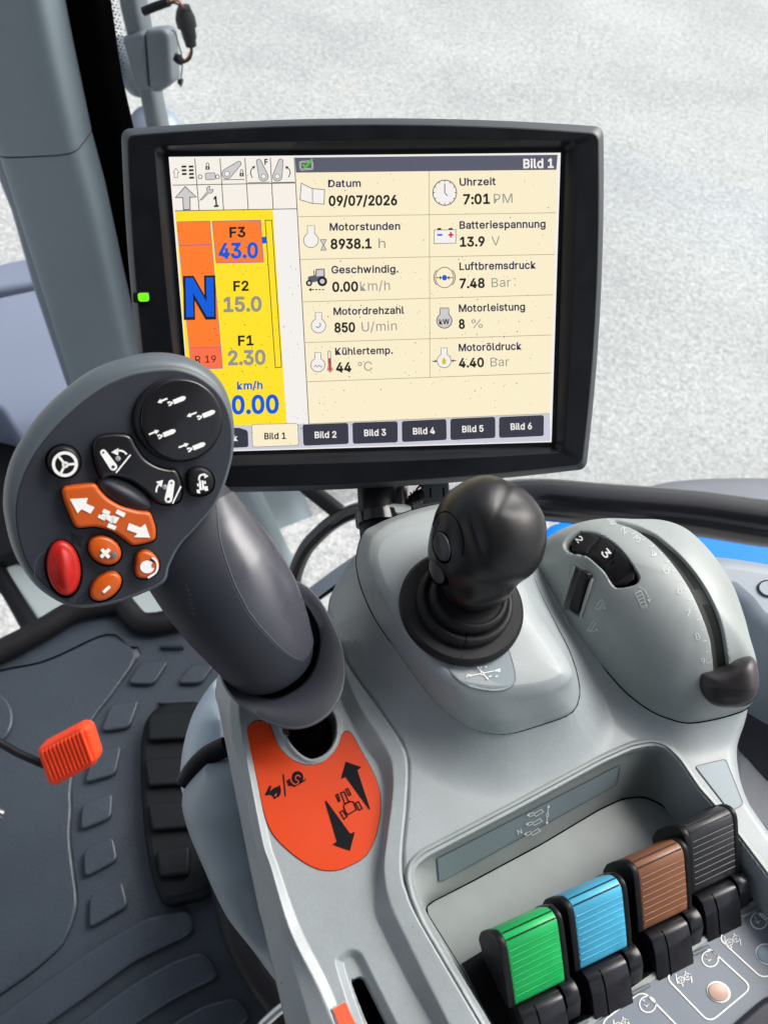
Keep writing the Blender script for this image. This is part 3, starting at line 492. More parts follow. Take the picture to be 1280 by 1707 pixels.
n1 = _noise(34, 12, .74); r2 = _ramp(n1.outputs['Fac'], 0.34, (0.66, 0.68, 0.68), 0.64, (1.06, 1.09, 1.09))
n2 = _noise(0.9, 5); r3 = _ramp(n2.outputs['Fac'], 0.35, (0.86, 0.86, 0.87), 0.65, (1.05, 1.05, 1.04))
def _mul(a, c):
    m = n.new('ShaderNodeMix'); m.data_type = 'RGBA'; m.blend_type = 'MULTIPLY'; m.inputs['Factor'].default_value = 1
    l.new(a, m.inputs['A']); l.new(c, m.inputs['B']); return m.outputs['Result']
l.new(_mul(_mul(r1.outputs[0], r2.outputs[0]), r3.outputs[0]), b.inputs['Base Color'])
bp = n.new('ShaderNodeBump'); bp.inputs['Strength'].default_value = .7; bp.inputs['Distance'].default_value = .01
l.new(n1.outputs['Fac'], bp.inputs['Height']); l.new(bp.outputs['Normal'], b.inputs['Normal'])
ZC = CAM[2] - 0.37                               # level of the console top
ZF = CAM[2] - 1.02                               # level of the cab floor

# ------------------------------------------------------------------ the yard
G = MB(); G.add([(-60, -60, 0), (60, -60, 0), (60, 60, 0), (-60, 60, 0)], [[0, 1, 2, 3]], YARD)
G.build('ground', kind='structure')

# ------------------------------------------------------------------ unseen cab roof, added and sized to shade the console from above
rf = MB(); F0 = Frame((0, 0, 0), (1, 0, 0), (0, 1, 0))
rf.slab(F0, rc([(-0.72, -1.1), (0.58, -1.1), (0.58, 0.42), (-0.72, 0.42)], .12), CAM[2] + .42, CAM[2] + .50, BLOCKER, bev=.02, local=True)
rf.build('unseen_cab_roof', label='unseen dark grey cab roof added above the console for shade', category='cab roof')

ds = MB(); DS = Frame((0, -.16, 0), (1, 0, 0), (0, -.15, 1))  # unseen seat back, added behind the camera to cut fill light
ds.slab(DS, rc([(-.62, 1.55), (.02, 1.55), (.06, 1.9), (.0, 2.45), (-.12, 2.62), (-.48, 2.62), (-.6, 2.45), (-.66, 1.9)], .1), -.09, .09, BLOCKER, bev=.05, seg=5, local=True)
ds.build('unseen_seat_back', label='unseen dark seat backrest added behind the console to block light', category='seat')

# ------------------------------------------------------------------ floor: mat, raised pads, rim
FL = Frame((0, 0.3, ZF), (1, 0, 0), (0, 1, 0))
fm = MB()
k3, k4 = K(0, 960, 3.368), K(0, 1300, 2.667)
base = [(-420, 1260), (-160, 1150), (0, 1084), (70, 1048), (135, 1012), (205, 1008), (222, 1030), (255, 1042), (310, 1030), (370, 1015), (520, 1050), (640, 1250), (700, 1600), (660, 2100), (-500, 2100)]
fm.slab(FL, rc(base, 14), -.03, 0.0, MAT_FLOOR, bev=.004)
left = [(-420, 1310), (-60, 1140)] + k3([(0, 560), (250, 480), (600, 330), (720, 400), (790, 425)])[1:] + k3([(640, 650), (520, 810), (440, 1000), (400, 1190)]) + k4([(318, 120), (312, 260), (330, 420), (342, 560), (300, 690), (235, 775), (0, 955)]) + [(-300, 1850), (-460, 1700)]
left = cc(left, 160)
fm.slab(FL, left, 0.0, .006, MAT_FLOOR, bev=.003, seg=4); fm.tube([PZ(x, y, ZF + .0005) for x, y in left[25:125]], .0016, VOID, 6)  # black tube stands in for the shadow line of the sheet-edge groove
pads = [k3([(712, 602), (800, 470), (950, 475), (862, 608)]), k3([(990, 602), (1075, 495), (1210, 490), (1130, 602)]),
        k3([(565, 872), (625, 720), (785, 693), (728, 850)]), k3([(472, 1162), (530, 985), (685, 950), (650, 1112)]),
        k4([(357, 224), (366, 106), (502, 54), (496, 166)]), k4([(376, 434), (372, 316), (503, 246), (524, 355)]), k4([(396, 660), (400, 516), (545, 446), (570, 560)]),
        k3([(890, 400), (905, 380), (1035, 385), (1030, 402)]), k3([(880, 720), (900, 685), (1075, 685), (1080, 715)])]
for p in pads:
    fm.slab(FL, rc(p, 11, 7), 0.0, 0.0095, MAT_FLOOR, bev=.0022, seg=3)
bars = [k4([(-240, 1230), (0, 1050), (300, 830), (500, 698), (640, 620), (740, 592), (825, 574), (850, 600), (862, 660), (835, 692), (600, 805), (400, 952), (205, 1090), (0, 1260)]),
        k4([(345, 1090), (480, 985), (600, 900), (760, 810), (895, 760), (930, 800), (968, 868), (945, 892), (850, 935), (750, 990), (600, 1088), (470, 1200), (250, 1200)]),
        k4([(755, 1090), (900, 1003), (1035, 966), (1075, 1000), (1112, 1050), (1090, 1080), (1000, 1130), (900, 1220), (650, 1180)])]
for p in bars:
    fm.slab(FL, cc(rc(p, 12, 3), 160), 0.0, .0115, MAT_FLOOR, bev=.0028, seg=3)
fm.slab(FL, ell(-20, 1196, 42, 46), .007, .012, MAT_FLOOR, bev=.003)
fm.build('floor_mat', label='dark grey rubber floor mat with raised pads and ridges below the joystick', category='floor mat')
rim = MB()
pts = cc([(-420, 1262), (-160, 1152), (0, 1086), (70, 1050), (130, 1017), (200, 1006), (216, 1022), (240, 1040), (300, 1032), (372, 1012), (480, 1040)], 70, False)
rim.tube([PZ(x, y, ZF + .012) for x, y in pts], .016, RUBBER, 14)
rim.build('floor_edge_trim', label='thick black rubber edge strip along the far side of the floor mat', category='edge trim')

# door sill outside the floor edge
si = MB(); SI = Frame((0, .6, ZF - .16), (1, 0, 0), (0, 1, 0))
si.slab(SI, [(4, 946), (60, 925), (200, 925), (330, 1000), (200, 1120), (72, 1046)], -.05, 0, PAINTW, bev=.006)
sill = thing('door_step', 'pale painted step with a black edge strip outside the floor mat', 'step', SI.w(SI.loc((80, 990)), -.05))
si.build('tread', sill)
e = MB(); e.tube([SI.w(SI.loc(p), -.006) for p in cc([(-10, 930), (2, 958), (30, 1006), (52, 1046), (70, 1075)], 14, False)], .014, RUBBER, 10)
e.build('edge_strip', sill)
e = MB(); e.tube([SI.w(SI.loc(p), .02) for p in [(-90, 972), (-20, 942), (24, 924), (60, 908)]], .008, PAINTW, 10)
e.build('rail', sill)

# black ribbed foot pedal in its well
kp = K(180, 1000, 3.047)
AP = Frame((-.2, .25, ZF + .03), (1, 0, 0), (0, 1, 0))
tp = thing('foot_pedal', 'black rubber foot pedal with raised cross bars between floor mat and grey support', 'pedal', AP.w(AP.loc((285, 1330)), -.03))
mb = MB(); mb.slab(AP, cc(kp([(163, 900), (168, 700), (200, 590), (270, 530), (370, 512), (470, 520), (560, 640), (600, 1000), (570, 1400), (490, 1500), (400, 1525), (290, 1545), (255, 1500), (215, 1380), (180, 1150)]), 110), -.03, 0, PEDBLK, bev=.008)
mb.build('plate', tp)
for q in ([(205, 590), (230, 570), (470, 555), (470, 700), (205, 712)], [(185, 820), (210, 805), (480, 790), (480, 930), (205, 945)], [(200, 1045), (225, 1030), (480, 1020), (480, 1150), (225, 1170)], [(243, 1280), (265, 1268), (415, 1250), (415, 1390), (265, 1405)]):
    mb = MB(); mb.slab(AP, rc(kp(q), 5), 0, .012, PEDBLK, bev=.003); mb.build('cross_bar', tp)

# orange ribbed pedal on a black arm
OP0 = PD(112, 1262, .78)
OP = Frame(OP0, ray((162, 1268)) - ray((61, 1255)), -(UP * .9 - FW * .25))
if np.dot(OP.n, CAM - OP0) < 0: OP = Frame(OP0, OP.x, -OP.y)
to = thing('orange_pedal', 'bright orange ribbed rubber pedal pad on a thin black arm over the floor mat', 'pedal', OP0)
q = rc([(61, 1254), (64, 1249), (132, 1213), (146, 1216), (162, 1266), (156, 1278), (92, 1312), (80, 1309)], 6)
mb = MB(); mb.slab(OP, q, -.016, 0, PEDALM, bev=.004)
A, B_, C_, D_ = (66, 1255), (137, 1218), (156, 1270), (86, 1306)
for i in range(11):
    t = (i + .5) / 11; top = np.array(A) * (1 - t) + np.array(B_) * t; bot = np.array(D_) * (1 - t) + np.array(C_) * t
    d = (np.array(B_) - A) / 11 * .34
    mb.slab(OP, rc([top - d, top + d, bot + d, bot - d], 1.5, 3), -.001, .0028, PEDALM, bev=.0013, seg=2)
mb.build('pad', to)
mb = MB(); mb.tube([PD(-420, 1040, .80), PD(-250, 1100, .80), PD(-90, 1180, .80), PD(-10, 1232, .80), PD(30, 1255, .80), PD(75, 1275, .80), PD(110, 1270, .805)], .0042, BLACKP, 14); mb.build('arm', to)
mb = MB(); mb.tube([PD(-420, 1270, .8), PD(-200, 1318, .8), PD(-4, 1355, .8), PD(8, 1358, .8)], [.006, .006, .006, .004], METAL, 12)
mb.build('lever_tip', label='small bright steel lever tip at the left above the floor mat', category='lever')

# ------------------------------------------------------------------ pillar, black seal, window pane with dotted edge
YP = .74
def limb(mb, L, R, y, bulge, m, n=28, pw=3.2):   # upright post between two surveyed outlines, rounded-box section
    Lp, Rp = rs(L, 40), rs(R, 40); a = np.linspace(0, 2 * math.pi, n, endpoint=False); Rr = []
    for (lx, ly), (rx, ry) in zip(Lp, Rp):
        A, B = PY(lx, ly, y), PY(rx, ry, y); c, h = (A + B) / 2, (B - A) / 2
        ca, sa = np.cos(a), np.sin(a)
        Rr.append(c + np.outer(np.sign(ca) * np.abs(ca) ** (2 / pw), h) + np.outer(np.sign(sa) * np.abs(sa) ** (2 / pw), np.array([0, 1, 0]) * bulge))
    return mb.rings(Rr, m, cap0=True, cap1=True)
pil = thing('cab_pillar', 'blue-grey plastic cab pillar rising at the left of the monitor', 'pillar', PY(250, 1020, YP))
mb = MB(); limb(mb, [(-62, -90), (-20, 130), (10, 238)], [(76, -90), (110, 80), (143, 232)], YP, .03, PILLAR, pw=5); mb.build('upper_panel', pil)
mb = MB(); limb(mb, [(11, 242), (40, 337), (86, 487), (132, 640), (245, 1010), (262, 1050)], [(144, 235), (168, 323), (197, 455), (229, 592), (350, 985), (362, 1040)], YP, .029, PILLAR, pw=5); mb.build('lower_panel', pil)
mb = MB(); limb(mb, [(-110, -90), (-40, 130), (0, 264), (28, 337), (64, 468), (122, 642), (215, 960), (222, 1020)], [(-10, -90), (20, 130), (40, 264), (66, 337), (100, 468), (150, 642), (262, 960), (270, 1030)], YP + .03, .022, PALE, pw=4); mb.build('side_strip', pil)
mb = MB(); limb(mb, [(60, -90), (95, 60), (180, 380), (240, 600), (330, 900)], [(161, -90), (177, 0), (197, 135), (216, 217), (262, 420), (330, 700), (380, 900)], YP + .045, .02, VOID, pw=5); mb.build('door_seal', pil)
mb = MB(); limb(mb, [(330, 800), (380, 960), (400, 1000)], [(418, 800), (452, 870), (487, 940), (515, 1000)], YP + .05, .03, PILLAR, pw=4); mb.build('base_flare', pil)
# round cap low on the pillar foot
mb = MB(); c0 = PY(222, 1003, YP - .06); mb.lathe(c0, nrm(CAM - c0 + np.array([.15, 0, .2])), [(.030, -.03), (.030, .0), (.026, .005), (.001, .007)], PALE, 40); mb.build('foot_cap', pil)

YW = .86
win = thing('window_pane', 'clear cab window with a dotted black edge right of the pillar', 'window', PY(900, 830, YW))
mb = MB(); P = [(120, -300), (1700, -300), (1700, 880), (1280, 856), (900, 828), (600, 830), (420, 900), (300, 700)]
W0 = [PY(*p, YW) for p in P]; mb.add(W0 + [q + np.array([0, .005, 0]) for q in W0], [list(range(8)), list(range(8, 16))[::-1]] + [[i, (i + 1) % 8, 8 + (i + 1) % 8, 8 + i] for i in range(8)], GLASS)
mb.build('glass', win, ang=20)
mb = MB(); sfw = lambda p: PY(p[0], p[1], YW - .0025)
for i in range(40):
    y = -8 + i * 5.8
    xl = np.interp(y, [0, 60, 135, 217], [175, 184, 196, 212]); xr = np.interp(y, [0, 45, 120, 160, 217], [192, 204, 206, 204, 214])
    j = 0
    while xl + j * 6.2 < xr + 3:
        t = j * 6.2 / max(xr + 3 - xl, 1); r = 2.3 * (1 - .6 * t); x = xl + j * 6.2 + (i % 2) * 2.3
        mb.fill(ell(x, y + j * 1.6, r * 1.25, r * .9, 30, 8), sfw, INK); j += 1
mb.build('dotted_border', win, kind='stuff')

# ------------------------------------------------------------------ outside: mirror arm with housing, cable, lamps
YM = 1.05
ma = thing('mirror_arm', 'grey upright mirror arm with a boxy housing outside the window', 'mirror arm', PY(270, 300, YM))
mb = MB(); limb(mb, [(196, -80), (207, 0), (221, 60)], [(228, -80), (239, 0), (250, 60)], YM, .022, HOUSE, pw=4); mb.build('upper_post', ma)
mb = MB(); limb(mb, [(232, 130), (239, 155), (250, 214), (275, 360)], [(262, 130), (267, 155), (279, 214), (306, 360)], YM, .02, HOUSE, pw=3); mb.build('lower_post', ma)
HM = Frame(PY(250, 100, YM - .035), (1, 0, 0), nrm(np.array([0, .28, 1.0])))
if np.dot(HM.n, CAM - HM.o) < 0: HM = Frame(HM.o, -HM.x, HM.y)
mb = MB()
mb.slab(HM, rc([(202, 62), (240, 51), (247, 152), (226, 149)], 6), -.03, 0, HOUSE, bev=.005)
mb.slab(HM, rc([(241, 50), (272, 48), (281, 56), (287, 137), (266, 155), (249, 153)], 6), -.03, .003, HOUSE, bev=.006); mb.build('housing', ma)
for (cx, cy, rx, ry, lab) in ((203, 92, 33, 62, 'rounded blue-grey lamp shell behind the mirror arm housing'), (257, 216, 48, 54, 'round blue-grey lamp shell just above the monitor')):
    mb = MB(); c = PY(cx, cy, YM + .25); r = rx * np.dot(c - CAM, FW) / FPX; ax = nrm(np.array([0.1, -.45, .9])) if ry < 60 else nrm(np.array([-.2, -.5, .8]))
    mb.lathe(c - ax * .05, ax, [(r * .5, -.05), (r * .92, -.02), (r * 1.0, .02), (r * .97, .045), (r * .8, .062), (r * .4, .072), (.001, .074)], LAMPM if ry < 60 else HOUSE, 56)
    mb.build('work_lamp', label=lab, category='lamp')
cb = thing('cable_connector', 'black cable plug with orange wires dangling beside the mirror arm', 'cable plug', PY(312, 80, YM - .05))
Y = YM - .05; py = lambda L, y=Y: [PY(a, b, y) for a, b in L]
mb = MB(); mb.tube(py([(240, 19), (262, 10), (282, 3)]), .0052, BLACKP, 12); mb.build('sleeve', cb)
mb = MB(); mb.tube(py(cc([(281, 4), (290, 1), (299, 2), (306, 14)], 12, False)), .0014, COPPER, 8); mb.tube(py(cc([(281, 6), (292, 5), (300, 9), (304, 16)], 12, False)), .0013, INK, 8)
mb.tube(py(cc([(318, 74), (318, 86), (313, 97), (304, 103)], 14, False)), .0014, COPPER, 8); mb.tube(py(cc([(320, 74), (320, 90), (315, 100), (303, 106)], 14, False)), .0013, INK, 8)
mb.tube(py(cc([(286, 49), (293, 56), (298, 74), (303, 92), (304, 112), (301, 136)], 20, False)), .0010, HOUSE, 8); mb.build('wire', cb)
mb = MB(); mb.tube(py([(306, 11), (308, 18)]), [.008, .0085], BLACKP, 16); mb.tube(py([(307, 17), (309, 30), (312, 44)]), [.0095, .0125, .0125], BLACKP, 16)
mb.tube(py([(312, 42), (317, 64)]), [.0098, .0088], BLACKP, 16); mb.tube(py([(316, 62), (319, 76)]), [.0078, .0072], RUBBER, 16)
mb.tube(py([(320, 38), (324, 46)]), .004, BLACKP, 8); mb.build('plug_body', cb)
mb = MB(); mb.tube(py([(291, 94), (299, 99), (306, 105)]), [.005, .0065, .004], BLACKP, 10); mb.tube(py([(297, 135), (304, 138)]), [.003, .0055], BLACKP, 8); mb.build('clip', cb)

# grey bonnet panels seen left of the pillar
hd = thing('bonnet', 'lavender-grey vehicle panel with a dark gap seen left of the pillar', 'bonnet', PZ(30, 560, 1.16))
HD = Frame(PZ(40, 560, 1.36), (1, 0, 0), (0, 1, 0))
mb = MB(); mb.slab(HD, rc([(-260, 492), (0, 437), (60, 424), (180, 420), (180, 455), (66, 468), (-260, 528)], 6), -.20, 0, LAV, bev=.012); mb.build('rear_panel', hd)
mb = MB(); mb.slab(HD, rc([(-260, 552), (0, 494), (66, 480), (150, 474), (170, 700), (110, 790), (60, 770), (0, 678), (-260, 620)], 10), -.20, -.004, LAV, bev=.008); mb.build('top_panel', hd)
mb = MB(); mb.slab(HD, [(-260, 470), (160, 450), (160, 700), (-260, 650)], -.22, -.05, VOID, bev=.005); mb.build('gap_filler', hd)
mb = MB(); mb.tube([PZ(*p, 1.22) for p in cc([(-60, 660), (0, 712), (34, 760), (60, 800)], 12, False)], .018, LAV, 12); mb.tube([PZ(*p, 1.20) for p in cc([(-60, 815), (0, 878), (22, 915)], 12, False)], .010, PAINTW, 12)
mb.build('bracket', hd)
mb = MB(); mb.slab(Frame((0, .8, 1.25), (1, 0, 0), (0, 1, 0)), [(-260, 640), (70, 700), (130, 940), (20, 925), (-260, 1020)], -.1, 0, BLACKP, bev=.01); mb.build('lower_guard', hd)

# ------------------------------------------------------------------ right side: rail, blue fender, trims
rl = MB(); path = [(2100, .68, 1000), (1760, .68, 938), (1420, .70, 884), (1280, .72, 873), (1150, .74, 855), (1000, .76, 842), (900, .78, 833), (800, .82, 836), (720, .86, 842), (650, .90, 845), (596, .93, 851), (560, .95, 867), (532, .96, 890), (510, .97, 915), (496, .98, 945), (489, .99, 975), (489, 1.0, 1020)]
P = cc([tuple(PD(x, y, d)) for x, d, y in path], 120, False); rr = np.interp(np.linspace(0, 1, 120), [0, .62, .75, .84, 1], [.0245, .0215, .0120, .0098, .0092])
rl.tube(P, rr, RAILM, 28); rg = thing('grab_rail', 'glossy black tube rail curving behind the joysticks to the right edge', 'rail', P[40])
rl.build('tube', rg)
mb = MB(); mb.tube([PD(470, 770, .98), PD(512, 812, .97), PD(545, 838, .96), PD(575, 862, .955)], .0105, BLACKP, 14); mb.build('brace', rg)
mb = MB(); mb.tube([PD(470, 1020, 1.02), PD(520, 990, 1.02), PD(560, 960, 1.02), PD(640, 905, 1.02)], .0085, PALE, 14); mb.tube([PD(470, 1032, 1.03), PD(524, 1000, 1.03), PD(564, 972, 1.03), PD(640, 918, 1.03)], .005, INK, 10); mb.build('lower_bar', rg)

fe = thing('rear_fender', 'bright blue fender with a dark grey rubber edge beyond the black rail', 'fender', PZ(1150, 880, 1.5))
FE = Frame(PZ(1150, 880, 1.72), (1, 0, 0), (0, 1, 0))
mb = MB(); mb.slab(FE, cc([(870, 930), (900, 884), (938, 863), (1000, 851), (1100, 842), (1203, 833), (1290, 832), (1500, 848), (1900, 890), (2100, 930), (2050, 1060), (1500, 1000), (1290, 975), (1000, 960)], 90), -.09, 0, BODYB, bev=.012, seg=5); mb.build('panel', fe)
mb = MB(); mb.slab(Frame(PZ(1150, 820, 1.66), (1, 0, 0), (0, 1, 0)), cc([(985, 850), (1030, 820), (1075, 803), (1120, 793), (1180, 788), (1260, 787), (1380, 789), (1500, 794), (1900, 830), (2000, 900), (1500, 910), (1200, 880), (1000, 880)], 90), -.10, 0, FENDR, bev=.02, seg=5); mb.build('rubber_edge', fe)

tr = thing('side_trim', 'pale lavender-grey moulded trim at the right edge behind the dome', 'trim', PZ(1250, 990, ZC - .12))
T1 = Frame(PZ(1230, 960, ZC - .03), (1, 0, .05), (0, 1, .12))
kt = K(1000, 760, 4.571)
mb = MB(); mb.slab(T1, cc(kt([(700, 800), (770, 752), (850, 731), (920, 724), (1060, 742), (1280, 776), (1800, 880)]) + [(1700, 1040), (1900, 1130), (1880, 1320), (1480, 1180), (1280, 1060), (1222, 1000), (1170, 985), (1140, 960)], 80), -.10, 0, PALE, bev=.012, seg=5); mb.build('cover', tr)
mb = MB(); mb.slab(T1, ell(1281, 981, 18, 13, 15), -.002, .0012, PALE, bev=.0008); mb.tube([T1.w(T1.loc(p, .001), .001) for p in ell(1281, 981, 18, 13, 15, 30)], .0004, INK, 6); mb.build('plug', tr)
T2 = Frame(PZ(1250, 1120, ZC - .16), (1, 0, 0), (0, 1, .3))
mb = MB(); mb.slab(T2, [(1130, 990), (1222, 1000), (1285, 1056), (1480, 1180), (1950, 1330), (1950, 2000), (1500, 1900), (1200, 1500), (1150, 1200)], -.06, 0, DARKP, bev=.008); mb.build('lower_wall', tr)
mb = MB(); T3 = Frame(PZ(1270, 1320, ZC - .11), (1, 0, 0), (0, 1, .1)); mb.slab(T3, cc([(1225, 1230), (1240, 1250), (1282, 1298), (1420, 1440), (1420, 1650), (1290, 1420), (1225, 1330)], 60), -.05, 0, FENDR, bev=.006); mb.build('ledge', tr)

# ------------------------------------------------------------------ monitor
TLp, TRp, BRp, BLp = (284, 264), (932, 257), (917, 735), (324, 752)
mc = PD(614, 500, .42)
MF = Frame(mc, 26900 * RT + 882 * UP + FPX * FW, -(112 * RT - 5134 * UP + FPX * FW))
mon = thing('monitor', 'black cab touch monitor on a post showing yellow and cream readings', 'monitor', mc)
def quadring(cs, r, h, bow=(0, 0, 0, 0), n=26, k=8):    # rounded quadrilateral in the monitor's plane with slightly bowed sides
    cs = [np.asarray(c, float) for c in cs]; out = []
    cen = sum(cs) / 4
    for i in range(4):
        a, b, c = cs[i - 1], cs[i], cs[(i + 1) % 4]
        s, e = b + nrm(a - b) * r, b + nrm(c - b) * r
        for t in np.linspace(0, 1, k): out.append((1 - t) ** 2 * s + 2 * t * (1 - t) * b + t * t * e)
        f = c + nrm(b - c) * r; d = nrm(c - b); q = np.array([d[1], -d[0]])
        if np.dot(q, (b + c) / 2 - cen) < 0: q = -q
        for t in np.linspace(0, 1, n + 2)[1:-1]: out.append(e * (1 - t) + f * t + q * bow[i] * 4 * t * (1 - t))
    return np.array([MF.w(p, h) for p in out])
L = lambda *p: MF.loc(p, .0)
scr = [L(*TLp), L(*TRp), L(*BRp), L(*BLp)]
outc = [MF.loc(p, -.001) for p in ((201, 214), (1006, 210), (977, 783), (262, 821))]
def grow(cs, d):
    c = sum(cs) / 4; return [np.array([p[0] + d * np.sign(p[0] - c[0]), p[1] + d * np.sign(p[1] - c[1])]) for p in cs]
opn = [MF.loc(p, .007) for p in ((259, 243), (962, 234), (939, 753), (312, 776))]
bow = (.0042, .003, .004, .003)
R = [quadring(grow(outc, -.020), .010, -.055), quadring(grow(outc, -.006), .010, -.050), quadring(grow(outc, -.001), .008, -.020, bow), quadring(outc, .006, -.002, bow),
     quadring(grow(outc, -.0003), .006, .0005, bow), quadring(grow(outc, -.0045), .005, .0062, bow), quadring(grow(outc, -.0052), .005, .0066, bow)]
mb = MB(); mb.rings(R, HOUSE if False else BLACKB, cap0=True, mats=[BLACKB, BLACKB, BLACKB, BEZR, BEZR, BLACKB]); mb.build('housing', mon, ang=28)
b4 = [x * .35 for x in bow]
mb = MB(); mb.rings([quadring(grow(outc, -.0052), .005, .0066, bow), quadring(grow(opn, .0006), .004, .0068, b4), quadring(opn, .004, .0064, b4), quadring(grow(scr, .0035), .003, .0006), quadring(grow(scr, .0030), .002, -.001), quadring(grow(scr, -.001), .001, -.0012)], BLACKB)
mb.build('bezel', mon, ang=28)
led = MB(); led.slab(MF, rc([(221, 487), (249, 486), (250, 504), (222, 505)], 4), .004, .0079, BLACKG, bev=.0004)
ld_ = MB(); ld_.slab(MF, rc([(229, 488.5), (248, 487.5), (249, 502.5), (231, 503)], 5), .0075, .0083, em('green_led', S(120, 240, 20), 1.1), bev=.0004)
lo = led.build('indicator', mon); ld_.build('light', lo)
# post and clamp under the screen
mb = MB(); mb.tube([PD(640, 770, .47), PD(628, 815, .462), PD(632, 880, .458), PD(636, 930, .455)], .0118, BLACKP, 26); mb.build('post', mon)
mb = MB(); mb.tube([PD(662, 790, .475), PD(664, 850, .470)], .0062, METAL, 20); mb.build('sleeve', mon)
mb = MB(); mb.tube([PD(629, 857, .458), PD(631, 874, .456)], .0135, BLACKG, 26); mb.tube([PD(640, 850, .452), PD(682, 853, .456)], .0042, PAINTW, 8); mb.build('clamp', mon)
cp = thing('cable_plug', 'dark grey slotted cable plug behind the ball joystick under the monitor', 'cable plug', PD(715, 830, .47))
CP = Frame(PD(722, 826, .46), RT - .12 * UP, UP * .9 + RT * .12)
mb = MB(); mb.slab(CP, rc([(703, 808), (748, 802), (750, 836), (706, 842)], 2), -.02, 0, HOUSE, bev=.001)
for x in (716, 738): mb.slab(CP, [(x, 813), (x + 2.5, 813), (x + 3.5, 830), (x + 1, 830)], -.001, .0004, INK, bev=.0002)
mb.build('body', cp)
mb = MB(); mb.tube([PD(704, 824, .456), PD(694, 828, .455), PD(683, 834, .455)], [.0036, .0033, .0026], RUBBER, 12)
for x in (700, 695, 690): mb.tube([PD(x, 826 + (700 - x) * .45, .455), PD(x - 2, 827 + (700 - x) * .45, .455)], .0043, RUBBER, 12)
mb.tube([PD(684, 833, .456), PD(681, 845, .458), PD(690, 862, .46)], .0025, RUBBER, 10); mb.build('strain_relief', cp)
mb = MB(); mb.tube([PD(688, 828, .458), PD(695, 815, .46), PD(706, 803, .465)], .0007, WIRE, 8); mb.build('wire', cp)

# --- the display
K1, K2, K3b, K4b = K(260, 230, 3.556), K(600, 230, 3.048), K(260, 500, 3.556), K(600, 500, 3.048)
E = dict(cream=em('lit_cream', S(250, 238, 204)), white=em('lit_white', S(244, 240, 236)), yellow=em('lit_yellow', S(255, 226, 40)), orange=em('lit_orange', S(255, 126, 44)),
         coral=em('lit_coral', S(255, 112, 74)), blue=em('lit_blue', S(10, 92, 220)), navy=em('lit_navy', S(44, 44, 78)), black=em('lit_black', S(30, 28, 26)), grey=em('lit_grey', S(150, 148, 140)),
         bar=em('lit_bar', S(92, 94, 110)), tabbg=em('lit_tab_ground', S(202, 203, 216)), tab=em('lit_tab', S(54, 55, 68)), line=em('lit_line', S(176, 166, 136)), thin=em('lit_thin', S(78, 74, 70)),
         vio=em('lit_violet', S(120, 90, 190)), green=em('lit_green', S(80, 190, 60)), red=em('lit_red', S(214, 40, 50)), icon=em('lit_icon', S(206, 204, 204)), gold=em('lit_gold', S(220, 190, 30)), dust=INK)
s_ = lambda k: MF.surf(-.0004 + .00009 * k)
mb = MB(); mb.slab(MF, [tuple(proj(MF.w(p, -.0004))) for p in grow(scr, .0008)], -.003, -.0004, E['white'], bev=.0001)
scn = mb.build('screen', mon)
# toolbar
q = MB()
q.fill([(284, 265), (491, 262.5), (495, 348), (291.8, 351.5)], s_(1), em('lit_warm_white', S(246, 240, 230)))
for a, b in (((288, 308.7), (493, 305)), ((291.8, 351.5), (495, 348)), ((325, 264.5), (332.3, 350.5)), ((367, 264), (373, 350)), ((408.5, 263.5), (414, 349.5)), ((450.7, 263), (455.5, 349)), ((490.6, 262.5), (515, 706.5))):
    q.stroke([a, b], 1.3, s_(2), E['thin'])
# cell 1: list with arrow
q.stroke(K1([(120, 180), (138, 205), (130, 205), (130, 235), (110, 235), (110, 205), (102, 205)]), .8, s_(3), E['thin'], True)
for r in range(4):
    for c in range(2):
        if r == 3 and c == 0: continue
        x, y = 153 + c * 42 + r * 1.2, 170 + r * 22; q.fill(K1([(x, y - 6), (x + 28, y - 7), (x + 28, y + 5), (x, y + 6)]), s_(3), E['black'])
# cell 2: coupling with padlock
q.fill(K1(rc([(292, 208), (352, 206), (354, 246), (294, 248)], 10)), s_(3), E['icon']); q.stroke(K1(rc([(292, 208), (352, 206), (354, 246), (294, 248)], 10)), .9, s_(4), E['thin'], True)
for x in (263, 366): q.stroke(K1(ell(x, 230, 11, 12, n=16)), 1.2, s_(4), E['thin'], True)
for x, y in ((307, 176), (509, 216)): q.fill(K1([(x - 12, y - 8), (x + 12, y - 8), (x + 12, y + 12), (x - 12, y + 12)]), s_(3), E['black']); q.stroke(K1([(x - 8, y - 8), (x - 7, y - 24), (x, y - 30), (x + 7, y - 24), (x + 8, y - 8)]), 1.2, s_(3), E['black']); q.fill(K1([(x - 3, y - 3), (x + 3, y - 3), (x + 3, y + 7), (x - 3, y + 7)]), s_(4), E['white'])
# cells 3-5: lift arms
def arm(a, b, ra, rb):
    a, b = np.array(a, float), np.array(b, float); d = nrm(b - a); t0 = math.degrees(math.atan2(d[1], d[0]))
    P = [b + rb * np.array([math.cos(math.radians(t0 + u)), math.sin(math.radians(t0 + u))]) for u in np.linspace(-90, 90, 10)] + [a + ra * np.array([math.cos(math.radians(t0 + u)), math.sin(math.radians(t0 + u))]) for u in np.linspace(90, 270, 14)]
    q.fill(K1(P), s_(3), E['icon']); q.stroke(K1(P), 1.0, s_(4), E['thin'], True); q.fill(K1(ell(a[0], a[1], ra * .5, ra * .5, n=16)), s_(4), E['white']); q.stroke(K1(ell(a[0], a[1], ra * .5, ra * .5, n=16)), .8, s_(5), E['thin'], True)
arm((422, 212), (492, 152), 30, 14); arm((638, 228), (610, 140), 28, 14); arm((720, 228), (740, 138), 28, 14)
for a, b in (((396, 248), (525, 246)), ((545, 266), (676, 262)), ((690, 264), (822, 262))): q.stroke(K1([a, b]), 1.2, s_(3), E['thin'])
